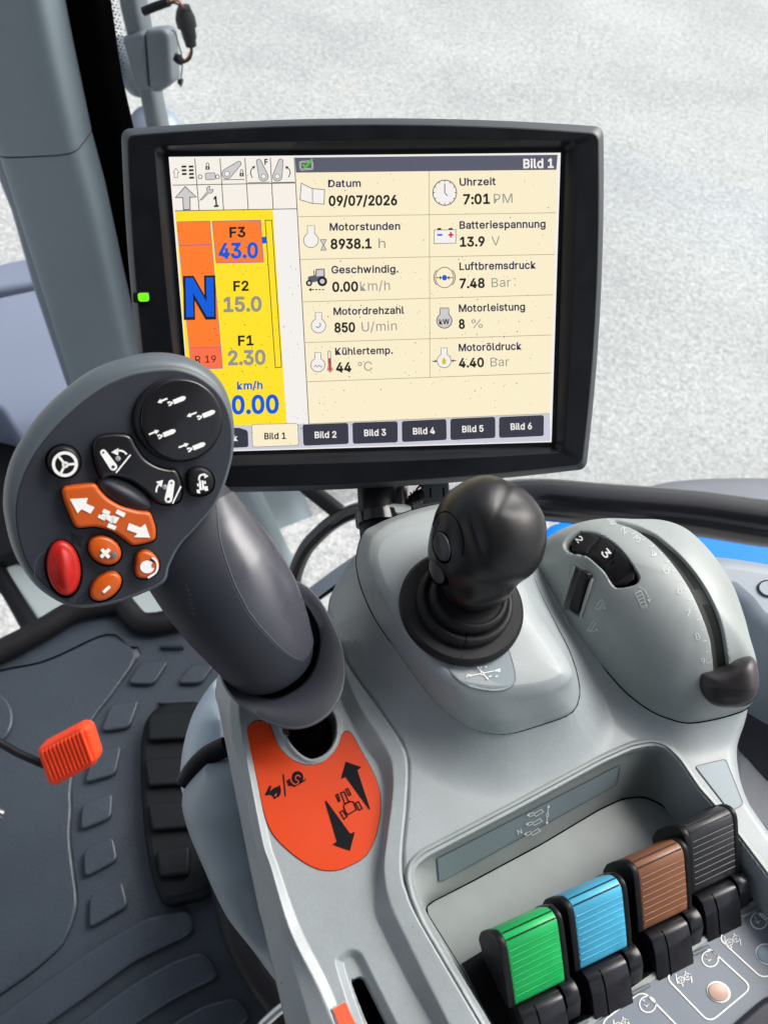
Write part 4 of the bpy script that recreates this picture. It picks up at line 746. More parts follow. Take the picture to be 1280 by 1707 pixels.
q.stroke(K1([(572, 236), (561, 210), (566, 186), (582, 170)]), 1.5, s_(3), E['black']); q.fill(K1([(590, 165), (570, 170), (582, 184)]), s_(3), E['black'])
q.stroke(K1([(786, 232), (797, 208), (792, 188), (776, 172)]), 1.5, s_(3), E['black']); q.fill(K1([(766, 167), (788, 170), (774, 186)]), s_(3), E['black'])
q.text('F', K1([(645, 158)])[0], K1([(664, 157)])[0], 9, s_(4), E['black'], .03)
# row 2: big arrow, spanner with 1
P = K1([(174, 288), (240, 350), (202, 352), (204, 424), (164, 426), (160, 354), (116, 354)]); q.fill(P, s_(3), E['icon']); q.stroke(P, 1.4, s_(4), E['thin'], True)
P = K1([(262, 368), (306, 318), (300, 300), (312, 286), (322, 288), (318, 304), (328, 310), (338, 302), (340, 316), (328, 328), (314, 326), (272, 368)]); q.fill(P, s_(3), E['icon']); q.stroke(P, 1.0, s_(4), E['thin'], True)
q.text('1', K1([(346, 408)])[0], K1([(372, 406)])[0], 17, s_(3), E['black'], .02)
q.build('toolbar', scn)
# speed panel
q = MB()
q.fill([(291.8, 352), (455, 349), (478, 706.7), (319, 711)], s_(1), E['yellow'])
q.fill(K1([(125, 497), (320, 492)]) + K3b([(383, 279), (200, 284)]), s_(2), E['orange']); q.fill(K3b([(200, 284), (383, 279), (396, 405), (210, 410)]), s_(2), E['coral'])
q.stroke(K1([(125, 497), (320, 492)]) + K3b([(396, 405), (210, 410)]), .9, s_(3), E['vio'], True); q.stroke(K1([(140, 637), (328, 632)]), 1.2, s_(3), E['vio']); q.stroke(K3b([(200, 284), (383, 279)]), 1.0, s_(3), E['vio'])
q.text('N', (307.5, 527.5), (359.5, 526.5), 61.5, s_(4), E['black'], .050, s_(3.5)); q.text('N', (311, 526), (357, 525), 60, s_(5), E['blue'], .024, s_(4.5))
P = K1([(335, 494), (621, 488), (638, 736), (358, 741)]); q.fill(P, s_(2), E['orange']); q.stroke(P, 1.1, s_(3), E['vio'], True)
q.text('F3', (383, 395.4), (409.5, 394.5), 16, s_(4), E['black'], .026, s_(2.6)); q.text('43.0', (365, 430.3), (430.5, 429), 24, s_(4), E['blue'], .030, s_(2.6))
q.fill(K1([(627, 587), (656, 584), (658, 624), (631, 626)]), s_(3), E['blue'])
q.stroke(K1([(648, 488), (687, 487)]) + K3b([(745, 398), (708, 402)]), 1.2, s_(3), E['black'], True)
q.text('F2', (389.4, 484.8), (415, 484), 15.5, s_(3), E['black'], .026, s_(2.6)); q.text('15.0', (373, 519.2), (436.5, 518), 23, s_(3), E['grey'], .030, s_(2.6))
q.text('F1', (397.2, 575.8), (423, 575), 15.5, s_(3), E['black'], .026, s_(2.6)); q.text('2.30', (380.5, 608), (443, 606.6), 22.5, s_(3), E['grey'], .030, s_(2.6))
q.text('km/h', (395.5, 649.2), (438, 648.2), 12.5, s_(3), E['blue'], .024, s_(2.6)); q.text('0.00', (387, 689.4), (465, 687.6), 28.5, s_(3), E['blue'], .030, s_(2.6))
q.text('R 19', (326, 605), (360.5, 604), 11.5, s_(3), E['black'], .006, s_(2.6))
q.build('speed_panel', scn)
# title bar
q = MB(); q.fill([(491.5, 262.8), (929, 258), (927, 283), (493.5, 287.8)], s_(1), E['bar']); q.text('Bild 1', (872, 280), (922.5, 279.2), 14.5, s_(2), E['white'], .026, s_(1.6))
P = K1(rc([(853, 142), (925, 138), (930, 182), (858, 188)], 10)); q.stroke(P, 2.6, s_(2), E['white'], True); q.stroke(P, 1.2, s_(3), E['black'], True)
q.fill(K1([(862, 158), (876, 154), (886, 164), (922, 120), (932, 126), (890, 182), (882, 180)]), s_(4), E['green'])
q.build('title_bar', scn)
# readings
q = MB(); q.fill([(493.5, 288), (928.5, 283), (915.6, 689.6), (514.8, 706.7)], s_(1), E['cream'])
for a, b in (((497.5, 361.3), (926.5, 354.6)), ((501, 432.5), (924.5, 424)), ((504.7, 503.3), (921.5, 491.4)), ((509, 571), (919, 558.4)), ((512.4, 636.4), (917.5, 621.8)), ((715.2, 285.5), (716.5, 630.4)), ((514.8, 706.4), (915.6, 689.3))): q.stroke([a, b], 1.1, s_(2), E['line'])
BT = [('Datum', (547, 311.7), (601.5, 311), 11.5, 'navy'), ('09/07/2026', (548, 342.8), (662, 341.5), 15.8, 'black'), ('Motorstunden', (549.5, 384.2), (667, 382.6), 11.8, 'navy'), ('8938.1', (551.2, 414.6), (619.5, 413.6), 15.6, 'black'),
      ('Geschwindig.', (552.5, 455.6), (664, 454), 11.8, 'navy'), ('0.00', (554, 486), (597, 485.2), 15.4, 'black'), ('Motordrehzahl', (556, 524.8), (673.5, 522.6), 11.6, 'navy'), ('850', (557.6, 553.8), (592, 553), 15.2, 'black'),
      ('Kühlertemp.', (558.8, 591.6), (655, 589.4), 11.4, 'navy'), ('44', (560.2, 620), (585.8, 619.4), 15, 'black'),
      ('Uhrzeit', (765.8, 309.4), (826, 308.2), 12, 'navy'), ('7:01', (772, 340.2), (816.5, 339.2), 15.8, 'black'), ('Batteriespannung', (765.8, 381.2), (909, 379), 12, 'navy'), ('13.9', (766.5, 410.8), (808, 409.8), 15.2, 'black'),
      ('Luftbremsdruck', (765.6, 450), (892.8, 447.6), 12, 'navy'), ('7.48', (766, 480.2), (807.8, 479.2), 15.2, 'black'), ('Motorleistung', (764.6, 519.8), (875, 517), 11.8, 'navy'), ('8', (764.8, 547.8), (774.8, 547.4), 15, 'black'),
      ('Motoröldruck', (764.4, 585.4), (869, 582.6), 11.8, 'navy'), ('4.40', (764.6, 612.4), (806.6, 611.2), 14.6, 'black')]
for t, a, b, h, c in BT: q.text(t, a, b, h, s_(2), E[c], .028 if c == 'black' else .021, s_(1.6))
for t, a, b, h in (('h', (631, 413.6), (642.5, 413.4), 16), ('km/h', (600.5, 485), (650, 483.6), 16), ('U/min', (603, 552.6), (661.5, 550.6), 15.6), ('°C', (597, 618.8), (620.5, 617.6), 15.2), ('PM', (823, 339), (854, 338), 15.4), ('V', (819.2, 409.2), (833, 408.8), 15),
                   ('Bar', (819.4, 478.8), (851, 477.6), 15), ('%', (786, 547), (804.4, 546.4), 14.4), ('Bar', (817.6, 610.8), (848.4, 609.8), 14.4)): q.text(t, a, b, h, s_(2), E['grey'])
def flask(cx, cy, r, nw, nh, fillm='white', lw=1.0):
    a = math.asin(nw / r / 1.0)
    P = [(cx - nw, cy - r - nh), (cx + nw, cy - r - nh)] + [(cx + r * math.sin(t), cy - r * math.cos(t)) for t in np.linspace(a, 2 * math.pi - a, 26)]
    q.fill(P, s_(2), E[fillm]); q.stroke(P, lw, s_(3), E['thin'], True)
P = K1([(862, 268), (926, 300), (1000, 306), (996, 392), (926, 388), (854, 366)]); q.fill(P, s_(2), E['white']); q.stroke(P, 1.1, s_(3), E['thin'], True); q.stroke(K1([(928, 300), (928, 388)]), 1.0, s_(3), E['thin'])
flask(518.5, 400.5, 12.3, 6, 12); q.fill(K1([(974, 603), (1010, 602), (995, 634), (1010, 664), (978, 666), (990, 634)]), s_(3), E['icon']); q.stroke(K1([(974, 603), (1010, 602), (995, 634), (1010, 664), (978, 666), (990, 634)]), .9, s_(4), E['black'], True)
# tractor
for cx, cy, r in ((908, 860, 19), (986, 850, 29)): q.fill(K1(ell(cx, cy, r, r, n=22)), s_(3), E['black']); q.fill(K1(ell(cx, cy, r * .5, r * .5, n=16)), s_(4), E['icon'])
q.fill(K1([(900, 838), (902, 822), (944, 812), (948, 776), (1000, 774), (1002, 822), (960, 850), (930, 856)]), s_(2), E['bar']); q.fill(K1([(954, 782), (994, 780), (994, 818), (950, 820)]), s_(3), E['icon']); q.stroke(K1([(938, 814), (936, 784)]), 1.4, s_(3), E['black'])
for i in range(4): q.fill(K1([(924 + i * 20, 896), (937 + i * 20, 896), (937 + i * 20, 902), (924 + i * 20, 902)]), s_(3), E['black'])
q.fill(K1([(904, 899), (922, 888), (922, 910)]), s_(3), E['black'])
flask(531, 543, 12, 5.2, 10.5); q.stroke(K3b([(948, 158), (960, 164), (974, 156), (976, 140), (968, 138)]), 1.3, s_(4), E['black'])
flask(530, 608.5, 11.6, 5, 9.5); q.stroke(K3b([(938, 396), (948, 386), (958, 398), (968, 386), (978, 398), (986, 390)]), 1.2, s_(4), E['black'])
P = K3b(rc([(1020, 302), (1034, 302), (1038, 396), (1050, 410), (1034, 430), (1016, 414), (1022, 396)], 5)); q.fill(P, s_(2), E['white']); q.stroke(P, 1.0, s_(4), E['thin'], True); q.fill(K3b([(1023, 345), (1034, 345), (1036, 398), (1044, 412), (1032, 424), (1021, 412), (1025, 398)]), s_(3), E['red'])
# clock
P = K2(ell(430, 278, 60, 64, n=40)); q.fill(P, s_(2), E['white']); q.stroke(P, 1.3, s_(3), E['black'], True)
for i in range(12):
    t = i * math.pi / 6; q.stroke(K2([(430 + 50 * math.sin(t), 278 - 54 * math.cos(t)), (430 + 58 * math.sin(t), 278 - 62 * math.cos(t))]), 1.2, s_(3), E['black'])
q.stroke(K2([(430, 232), (430, 278), (444, 294)]), 1.4, s_(3), E['black'])
# battery
P = K2([(376, 468), (487, 466), (487, 534), (376, 537)]); q.fill(P, s_(2), E['white']); q.stroke(P, .9, s_(3), E['thin'], True)
for x in (402, 460): q.fill(K2([(x - 12, 467), (x - 8, 458), (x + 8, 457), (x + 12, 466)]), s_(3), E['black'])
q.fill(K2([(392, 488), (418, 488), (418, 497), (392, 497)]), s_(3), E['blue']); q.fill(K2([(448, 488), (474, 487), (474, 496), (448, 497)]), s_(3), E['red']); q.fill(K2([(456, 478), (465, 478), (466, 506), (457, 506)]), s_(4), E['red'])
# brake symbol
q.stroke(K2(ell(429, 709, 46, 52, n=36)), 1.1, s_(2), E['black'], True)
for sgn in (-1, 1): q.stroke(K2([(429 + sgn * (54 * math.cos(t)), 709 + 56 * math.sin(t)) for t in np.linspace(-.75, .75, 12)]), 1.2, s_(2), E['black']); q.stroke(K2([(429 + sgn * 42, 710), (429 + sgn * 18, 710)]), 1.3, s_(2), E['black']); q.fill(K2([(429 + sgn * 13, 710), (429 + sgn * 24, 700), (429 + sgn * 24, 720)]), s_(3), E['black'])
q.fill(K2(ell(429, 710, 13, 14, n=20)), s_(4), E['blue'])
flask(740.5, 534.5, 12.6, 7.4, 8.5, 'icon', 1.4); q.text('kW', K4b([(402, 124)])[0], K4b([(454, 122)])[0], 8.5, s_(4), E['black'], .02)
flask(740, 601.5, 11.6, 5.2, 10); q.fill(K4b([(426, 290), (438, 308), (434, 326), (418, 326), (416, 310)]), s_(3), E['gold'])
for a, b in (((366, 312), (390, 311)), ((488, 308), (464, 309))): q.stroke(K4b([a, b]), 1.5, s_(3), E['black']); q.fill(K4b([b, (b[0] + (-10 if b[0] < 420 else 10), b[1] - 8), (b[0] + (-10 if b[0] < 420 else 10), b[1] + 8)]), s_(3), E['black'])
q.build('readings', scn)
# tabs
q = MB(); q.fill([(319, 711), (478, 706.8), (515, 706.8), (916, 689.8), (917, 735), (324, 752)], s_(1), E['tabbg']); q.build('tab_strip', scn)
for P, t, a, b, c in (([(336, 715), (399, 713.5), (413, 718), (414, 745), (340, 748)], 'k', (389.5, 735), (396.5, 734.8), 'tab'), (K3b([(569, 738), (841, 732), (846, 862), (574, 872)]), 'Bild 1', (441, 732.3), (476.8, 731.3), 'cream'),
                   (K3b([(870, 740), (1138, 730), (1141, 852), (876, 863)]), 'Bild 2', (524.8, 730.2), (561, 729.2), 'tab'), ([(587.6, 705), (662.3, 702.6), (662.5, 737), (588.6, 739.6)], 'Bild 3', (607.2, 726.8), (643.4, 725.6), 'tab'),
                   (K4b([(213, 617), (437, 606), (439, 710), (215, 721)]), 'Bild 4', (688.4, 724), (724.8, 722.8), 'tab'), (K4b([(460, 605), (685, 595), (686, 700), (460, 711)]), 'Bild 5', (770.4, 720.6), (805.8, 719.2), 'tab'), (K4b([(707, 596), (932, 586), (931, 690), (707, 700)]), 'Bild 6', (851, 716.4), (886.4, 715.2), 'tab')):
    q = MB(); q.fill(rc(P, 4), s_(2), E[c]); q.stroke(rc(P, 4), .7, s_(3), E['thin' if c == 'cream' else 'black'], True)
    q.text(t, a, b, 10.2 if t != 'k' else 10, s_(4), E['white' if c == 'tab' else 'black'], .022, s_(3.6)); q.build('tab_button', scn)
# dust specks on the glass
q = MB()
for i in range(460):
    u, v = RNG.random(), RNG.random()
    if RNG.random() < .55: u, v = .05 + .9 * u, .35 + .65 * v
    p = np.array(TLp) * (1 - u) * (1 - v) + np.array(TRp) * u * (1 - v) + np.array(BRp) * u * v + np.array(BLp) * (1 - u) * v
    r = RNG.choice([.45, .6, .75, 1.0], p=[.4, .3, .2, .1]); q.fill(ell(p[0], p[1], r * 1.2, r * .8, RNG.random() * 180, 7), s_(8), INK)
q.build('dust', scn, kind='stuff')
# ------------------------------------------------------------------ armrest console
con = thing('armrest_console', 'silver-grey armrest console carrying joysticks, coloured levers and an orange decal', 'console', PZ(760, 1420, ZC - .06))
Z = lambda dz: ZC + dz; UZ_ = np.array([0, 0, 1.0])
ka, kb = K(340, 1130, 3.37), K(440, 1440, 3.048)
def lines_to_grid(lines, nt, ns, sm):
    """surveyed lengthwise lines [(px points, height or heights)] -> smooth dense grid"""
    W = []
    for pts, z in lines:
        z = np.interp(np.linspace(0, 1, len(pts)), np.linspace(0, 1, len(z)), z) if isinstance(z, (list, tuple)) else [z] * len(pts)
        W.append(cc([tuple(PZ(p[0], p[1], ZC + q)) for p, q in zip(pts, z)], nt, False))
    W = np.array(W); L = np.concatenate([[0], np.cumsum(np.linalg.norm(np.diff(W, axis=0), axis=2).mean(1))])
    t = np.linspace(0, L[-1], ns); Gd = np.empty((ns, nt, 3))
    for j in range(nt):
        for k in range(3): Gd[:, j, k] = np.interp(t, L, W[:, j, k])
    n = max(1, int(sm / (L[-1] / ns))); ker = np.exp(-0.5 * (np.arange(-3 * n, 3 * n + 1) / n) ** 2); ker /= ker.sum()
    Pd = np.concatenate([2 * Gd[:1] - Gd[1:3 * n + 1][::-1], Gd, 2 * Gd[-1:] - Gd[-3 * n - 1:-1][::-1]])
    out = sum(ker[i] * Pd[i:i + ns] for i in range(6 * n + 1))
    return out
def ext(pts, y=1860):                            # carry a line on past the lower edge of the picture
    (x0, y0), (x1, y1) = pts[-2], pts[-1]; return list(pts) + [(x1 + (x1 - x0) * (y - y1) / (y1 - y0), y)]
L1 = ext([(372, 1080), (366, 1120), (361, 1157), (368, 1189), (395, 1330), (429, 1500), (441, 1548), (478, 1707)])
L2 = ext([(392, 1080), (386, 1130), (385, 1217), (404, 1300), (423, 1394), (440, 1453), (466, 1538), (517, 1707)])
L3 = ext([(412, 1080), (400, 1130), (399, 1190), (408, 1246), (436, 1394), (452, 1446), (483, 1550), (529, 1643), (556, 1707)])
L4 = ext([(424, 1080), (412, 1130), (411, 1190), (420, 1246), (448, 1394), (464, 1446), (500, 1545), (545, 1635), (575, 1707)])
Cr = ext([(540, 1080), (556, 1120), (571, 1174), (607, 1243), (631, 1278), (642, 1320), (637, 1397), (632, 1450), (624, 1515), (640, 1558), (683, 1643), (722, 1707)])
Rl = ext([(556, 1072), (578, 1128), (601, 1180), (646, 1252), (655, 1290), (653, 1338), (645, 1397), (640, 1450), (651, 1506), (689, 1588), (748, 1707)])
Se = ext([(556, 1066), (578, 1106), (592, 1128), (637, 1188), (669, 1237), (680, 1272), (678, 1338), (671, 1412), (671, 1456), (679, 1487), (702, 1538), (801, 1707)])
side = [(x - 2, y) for x, y in L1]
lines = [(side, -.12), (L1, -.022), (L2, -.0085), (L3, -.004), (L4, -.0062), (Cr, -.0062), (Rl, .0005), ([(x - 3, y) for x, y in Se], .0012), (Se, -.0005), ([(x + 1, y) for x, y in Se], -.012)]
Gp = lines_to_grid(lines, 520, 480, .0006)
# hollow for the stick and the little slide slot, pressed into the panel
pxy = proj(Gp)
hole = cc([(474, 1190), (476, 1215), (486, 1238), (502, 1256), (520, 1264), (540, 1256), (553, 1240), (558, 1220), (552, 1190), (515, 1160)], 90)
dh = sdf(pxy[..., 0], pxy[..., 1], hole)
slot_out = kb([(378, 520), (392, 470), (440, 442), (482, 455), (505, 490), (560, 600), (660, 800), (760, 1000), (560, 1000), (470, 800)])
slot_in = kb([(455, 612), (466, 585), (490, 575), (515, 585), (535, 620), (640, 830), (740, 1040), (640, 1040), (540, 830)])
do, di = sdf(pxy[..., 0], pxy[..., 1], cc(slot_out, 90)), sdf(pxy[..., 0], pxy[..., 1], cc(slot_in, 90))
Gp[..., 2] += .0016 * np.exp(-((dh - 5) / 4.0) ** 2)
Gp[..., 2] -= .016 * sstep(1.5, -4, dh) + .0035 * sstep(5, -12, do) + .012 * sstep(1.5, -3, di)
pan = MB(); pan.grid(Gp, GREY); pan_o = pan.build('side_panel', con, ang=50)
panb = pan.bvh()
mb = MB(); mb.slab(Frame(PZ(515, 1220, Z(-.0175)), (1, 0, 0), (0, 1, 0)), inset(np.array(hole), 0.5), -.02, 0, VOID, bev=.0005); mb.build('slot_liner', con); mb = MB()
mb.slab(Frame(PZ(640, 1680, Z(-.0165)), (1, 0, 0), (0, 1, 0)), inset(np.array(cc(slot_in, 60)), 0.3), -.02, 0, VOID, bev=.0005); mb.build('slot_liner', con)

# notch line on the upper left edge
# decal
dec = ka([(240, 320), (252, 275), (282, 245), (318, 240), (360, 252), (376, 275), (395, 330), (430, 398), (490, 455), (560, 486), (610, 488), (660, 476), (718, 430), (755, 375), (772, 325), (795, 300), (820, 305), (842, 335), (880, 405), (920, 475), (960, 555), (985, 630), (993, 720), (985, 800), (965, 890), (930, 970), (890, 1015), (840, 1046), (760, 1078), (690, 1083), (630, 1070), (560, 1035), (480, 975), (400, 895), (355, 815), (325, 710), (300, 580), (265, 430)])
DF = Frame(PZ(520, 1340, Z(-.0062)), (1, 0, 0), (0, 1, 0))
mb = MB(); mb.slab(DF, cc(dec, 220), -.0004, .0006, DECAL, bev=.0003, seg=2)
mb.stroke(cc(dec, 220), 1.4, DF.surf(.0002), INK, True)
do_ = mb.build('direction_decal', con); q = MB(); sd_ = DF.surf(.0008)
kh, ku = K(430, 1270, 12.8), K(540, 1260, 10.04); sd2 = DF.surf(.00095)
for P in ([(365, 95), (630, 190), (560, 240), (775, 890), (755, 900), (365, 355), (285, 385)], [(15, 760), (45, 755), (440, 1300), (520, 1270), (435, 1590), (140, 1485), (215, 1430)]): q.fill(ku(P), sd_, INK)
for P in ([(200, 655), (235, 640), (268, 750), (245, 765)], [(365, 560), (400, 545), (450, 650), (415, 665)], [(530, 790), (580, 765), (640, 880), (590, 910)], [(270, 940), (320, 915), (385, 1020), (335, 1060)], [(280, 620), (340, 600), (415, 770), (350, 800)], [(330, 860), (345, 810), (430, 765), (490, 770), (545, 900), (400, 985), (370, 950)]): q.stroke(ku(P), 2.2, sd_, INK, True)
q.stroke(kh([(540, 265), (590, 740)]), 2.3, sd_, INK)
q.fill(kh([(150, 690), (185, 640), (250, 500), (262, 492), (250, 545), (295, 500), (305, 505), (265, 590), (262, 632), (320, 575), (375, 540), (425, 530), (450, 495), (475, 500), (480, 545), (498, 590), (485, 680), (462, 730), (400, 765), (350, 798), (328, 785), (345, 760), (290, 715), (240, 700), (190, 718), (160, 712)]), sd_, INK)
q.fill(kh([(345, 722), (398, 662), (410, 690), (380, 735)]), sd2, DECAL)
q.fill(kh(ell(845, 335, 126, 138, 10, 40)), sd_, INK); q.fill(kh([(608, 400), (628, 378), (650, 412), (662, 355), (685, 360), (690, 420), (720, 450), (780, 490), (950, 400), (1000, 380), (1018, 335), (1026, 360), (1000, 410), (780, 538), (740, 510), (640, 508), (650, 462)]), DF.surf(.0009), INK)
q.stroke(kh(cc([(905, 330), (880, 292), (835, 290), (802, 335), (815, 380), (868, 412), (850, 458), (788, 482), (728, 432), (706, 362)], 50, False)), 1.7, sd2, DECAL)
q.build('printed_symbols', do_)
mb = MB(); LB = Frame(PZ(570, 1690, Z(-.0052)), (1, 0, 0), (0, 1, 0)); lp = on(panb, .0004)
P = kb([(338, 738), (415, 690), (480, 850), (540, 1000), (440, 1000), (390, 880)]); mb.fill(rs(P + [P[0]], 40, True), on(panb, .0006), LABEL); P2 = kb([(344, 742), (413, 699), (476, 852), (530, 990), (446, 990), (392, 870)]); mb.fill(rs(P2 + [P2[0]], 40, True), on(panb, .0011), PEDALM); mb.build('orange_label', con)

# right-hand body: patch between the seam and the outer right edge
seamc = rs([(600, 938), (580, 952), (562, 975), (548, 1003), (553, 1050)] + Se[1:], 600)
rightc = cc([(1190, 985), (1215, 1000), (1238, 1040), (1250, 1100), (1248, 1178), (1246, 1208), (1238, 1248), (1241, 1290), (1255, 1336), (1282, 1378), (1400, 1545), (1560, 1760)], 600, False)
podA = [(607, 887), (597, 915), (595, 945), (605, 985), (625, 1030), (655, 1075), (690, 1125), (725, 1170), (765, 1203), (800, 1219), (845, 1223), (900, 1208), (945, 1192), (962, 1172), (964, 1140), (950, 1090), (925, 1040), (900, 990), (880, 940), (855, 890), (820, 855), (780, 840), (735, 840), (690, 850), (650, 864), (624, 876)]
kd = K(860, 770, 3.048)
domA = kd([(108, 545), (150, 622), (250, 802), (350, 935), (450, 1052), (560, 1172), (680, 1262), (780, 1305), (870, 1325), (980, 1312), (1100, 1281), (1180, 1241), (1180, 1150), (1150, 1040), (1115, 905), (1055, 735), (965, 585), (865, 465), (765, 380), (650, 340), (500, 335), (360, 332), (250, 352), (160, 392), (108, 450)])
trO = [(801, 1707), (740, 1604), (702, 1540), (684, 1497), (676, 1462), (681, 1437), (702, 1417), (733, 1401), (854, 1338), (999, 1260), (1050, 1237), (1086, 1230), (1112, 1237), (1138, 1262), (1170, 1310), (1213, 1358), (1282, 1450), (1400, 1610), (1460, 1720), (1380, 1850), (1000, 1900), (880, 1850)]
w2 = lambda P, z: np.array([PZ(x, y, z)[:2] for x, y in P])
ZPS, ZDS = .016, .007
polyP, polyD, polyT = w2(cc(podA, 120), Z(ZPS)), w2(cc(domA, 120), Z(ZDS)), w2(pc(rc(trO, 10, 4), 160), ZC)
ns, nt_ = 440, 600
zb = np.interp(np.linspace(0, 1, nt_), np.linspace(0, 1, len(seamc)), np.interp(seamc[:, 1], [930, 1000, 1110, 1180], [-.020, -.026, -.006, 0]))
A = np.array([PZ(x, y, ZC + z)[:2] for (x, y), z in zip(seamc, zb)]); B = w2(rightc, Z(-.01))
s = np.linspace(0, 1, ns); s = .5 * (s + sstep(0, 1, s)) 
XY = A[None] * (1 - s)[:, None, None] + B[None] * s[:, None, None]
wd = np.linalg.norm(B - A, axis=1)[None] * s[:, None]; wr = np.linalg.norm(B - A, axis=1)[None] * (1 - s)[:, None]
dP, dD, dT = sdf(XY[..., 0], XY[..., 1], polyP), sdf(XY[..., 0], XY[..., 1], polyD), sdf(XY[..., 0], XY[..., 1], polyT)
Hh = ZPS * np.clip(1 - np.maximum(dP, 0) / .026, 0, 1) ** 2.0
Hh = np.maximum(Hh, ZDS * np.clip(1 - np.maximum(dD, 0) / .016, 0, 1) ** 2) + .35 * np.minimum(Hh, ZDS * np.clip(1 - np.maximum(dD, 0) / .016, 0, 1) ** 2)
Hh += zb[None] * np.clip(1 - wd / .022, 0, 1) ** 1.6
Hh -= .0016 * np.clip(1 - wd / .002, 0, 1) ** 2 + .030 * (1 - np.sqrt(np.clip(1 - np.clip(1 - wr / .014, 0, 1) ** 2, 0, 1)))
Hh -= .004 * sstep(-.001, -.006, dP) + .004 * sstep(-.001, -.006, dD) + .05 * sstep(-.0035, -.0060, dT)
G3 = np.concatenate([XY, (ZC + Hh)[..., None]], -1)
fx = dT[:-1, :-1] > -.0062
bd = MB(); bd.grid(G3, GREY, keep=fx)
edge = G3[0].copy(); edge2 = edge.copy(); edge2[:, 2] -= .03; bd.grid(np.stack([edge2, edge]), GREY)
edge = G3[-1].copy(); edge2 = edge.copy(); edge2[:, 2] -= .06; bd.grid(np.stack([edge, edge2]), GREY)
bd.build('body', con, ang=50); bdb = bd.bvh()
mb = MB(); mb.tube([np.array(p) - [0, 0, .0016] for p in Gp[-3][::4]], .0007, VOID, 6); mb.build('seam', con)

# tray
N = 300; cen = (1000, 1560)
def ringpx(P, z, r=0): return np.array([PZ(x, y, ZC + z) for x, y in polar(rc(P, r, 5) if r else P, cen, N)])
def shift(P, d):
    Q = polar(P, cen, N); return inset(Q, d)
trW = [(878, 1850), (830, 1720), (762, 1604), (722, 1540), (707, 1515), (716, 1505), (781, 1472), (902, 1407), (999, 1349), (1038, 1331), (1072, 1328), (1101, 1340), (1128, 1364), (1180, 1420), (1262, 1512), (1400, 1660), (1380, 1850), (1000, 1880)]
O_ = polar(rc(trO, 10, 4), cen, N)
rr_ = [np.array([PZ(x, y, ZC + z) for x, y in inset(O_, d)]) for d, z in ((-2.5, -.0012), (-1.0, .0006), (1.5, .0012), (5, .0012), (7.5, .0004), (9.5, -.0016), (11.5, -.005))]
bot = polar(rc(trW, 8, 4), cen, N)
TD = -.036
last = inset(O_, 11.5)
for t in (.25, .5, .75, .93, 1.0):
    z = -.005 * (1 - t) + TD * t; rr_.append(np.array([PZ(x, y, ZC + z) for x, y in last * (1 - t) + bot * t]))
mb = MB(); mb.rings(rr_, GREY2); tr_o = mb.build('tray', con, ang=50)
wallb = mb.bvh()
mb = MB(); mb.add(np.array([PZ(x, y, ZC + TD) for x, y in inset(bot, -1)]), [list(range(N))], GREY2); mb.stroke(bot[::2], 3.0, lambda p: PZ(p[0], p[1], ZC + TD + .0004), VOID, True); mb.build('floor', tr_o)
mb = MB(); kc = K(660, 1180, 2.0645); sfl = on(wallb, .0004)
P = kc([(140, 516), (770, 192), (756, 262), (146, 600)]); Pd = rs(P + [P[0]], 80, True)
mb.fill([(p[0], p[1]) for p in Pd], sfl, LABEL); mb.stroke(Pd, 1.2, on(wallb, .0006), pm('label_edge_shadow_gap', (.10, .12, .13), .6, .3, var=(50, .1)), True); lab = mb.build('label_strip', tr_o)
q = MB(); sfq = on(wallb, .0008); ke = K(740, 1300, 2.37)
q.text('N', ke([(290, 212)])[0], ke([(306, 206)])[0], 8, sfq, WHITE)
for y, x in ((130, 330), (166, 325), (205, 318)):
    q.stroke(ke([(x + 20, y), (x + 50, y - 18), (x + 58, y - 8), (x + 28, y + 10)]), 1.0, sfq, WHITE, True); q.stroke(ke([(x - 4, y + 2), (x + 20, y - 6)]), 1.0, sfq, WHITE); q.stroke(ke([(x + 2, y + 12), (x + 20, y + 4)]), 1.0, sfq, WHITE); q.fill(ke([(x - 8, y + 8), (x + 2, y - 2), (x + 4, y + 8)]), sfq, WHITE)
q.stroke(ke([(408, 100), (405, 126)]), 1.0, sfq, WHITE); q.stroke(ke([(402, 142), (402, 168)]), 1.0, sfq, WHITE); q.stroke(ke(ell(404, 134, 5, 7, n=14)), 1.0, sfq, WHITE, True); q.fill(ke([(402, 106), (414, 104), (409, 94)]), sfq, WHITE); q.fill(ke([(396, 162), (408, 162), (402, 172)]), sfq, WHITE)
q.build('printed_symbols', lab)
mb = MB(); km = K(1130, 900, 3.047); P = rc(km([(84, 1150), (238, 1114), (328, 1345), (262, 1380)]), 6); mb.fill(P, on(bdb, .0004), LABEL); mb.stroke(P, 1.2, on(bdb, .0005), pm('sticker_edge_gap', (.10, .12, .13), .6, .3, var=(50, .1)), True); mb.build('blank_sticker', con)

# pod under the ball joystick
N = 240; cp_ = (778, 1010)
podC = [(622, 893), (613, 915), (613, 940), (626, 978), (642, 1006), (670, 1058), (692, 1091), (724, 1127), (760, 1151), (800, 1160), (838, 1162), (880, 1159), (917, 1152), (944, 1139), (953, 1122), (945, 1100), (920, 1060), (892, 1018), (868, 968), (845, 915), (812, 868), (778, 850), (735, 848), (692, 857), (650, 872)]
PT = .040
ra = polar(cc(podA, 200), cp_, N); rC = polar(cc(podC, 200), cp_, N)
rg_ = []
for px, z in ((inset(ra, 2.2), ZPS - .003), (inset(ra, .6), ZPS - .0002), (inset(ra, -.2), ZPS + .0009), (ra * .9 + rC * .1, ZPS + .0030)): rg_.append((px, z))
rin = inset(rC, 20)
for t in (.2, .35, .5, .65, .8, .9):
    rg_.append(((ra * .9 + rC * .1) * (1 - t) + rC * t, ZPS + .003 + (PT - .0042 - ZPS - .003) * (t ** .85)))
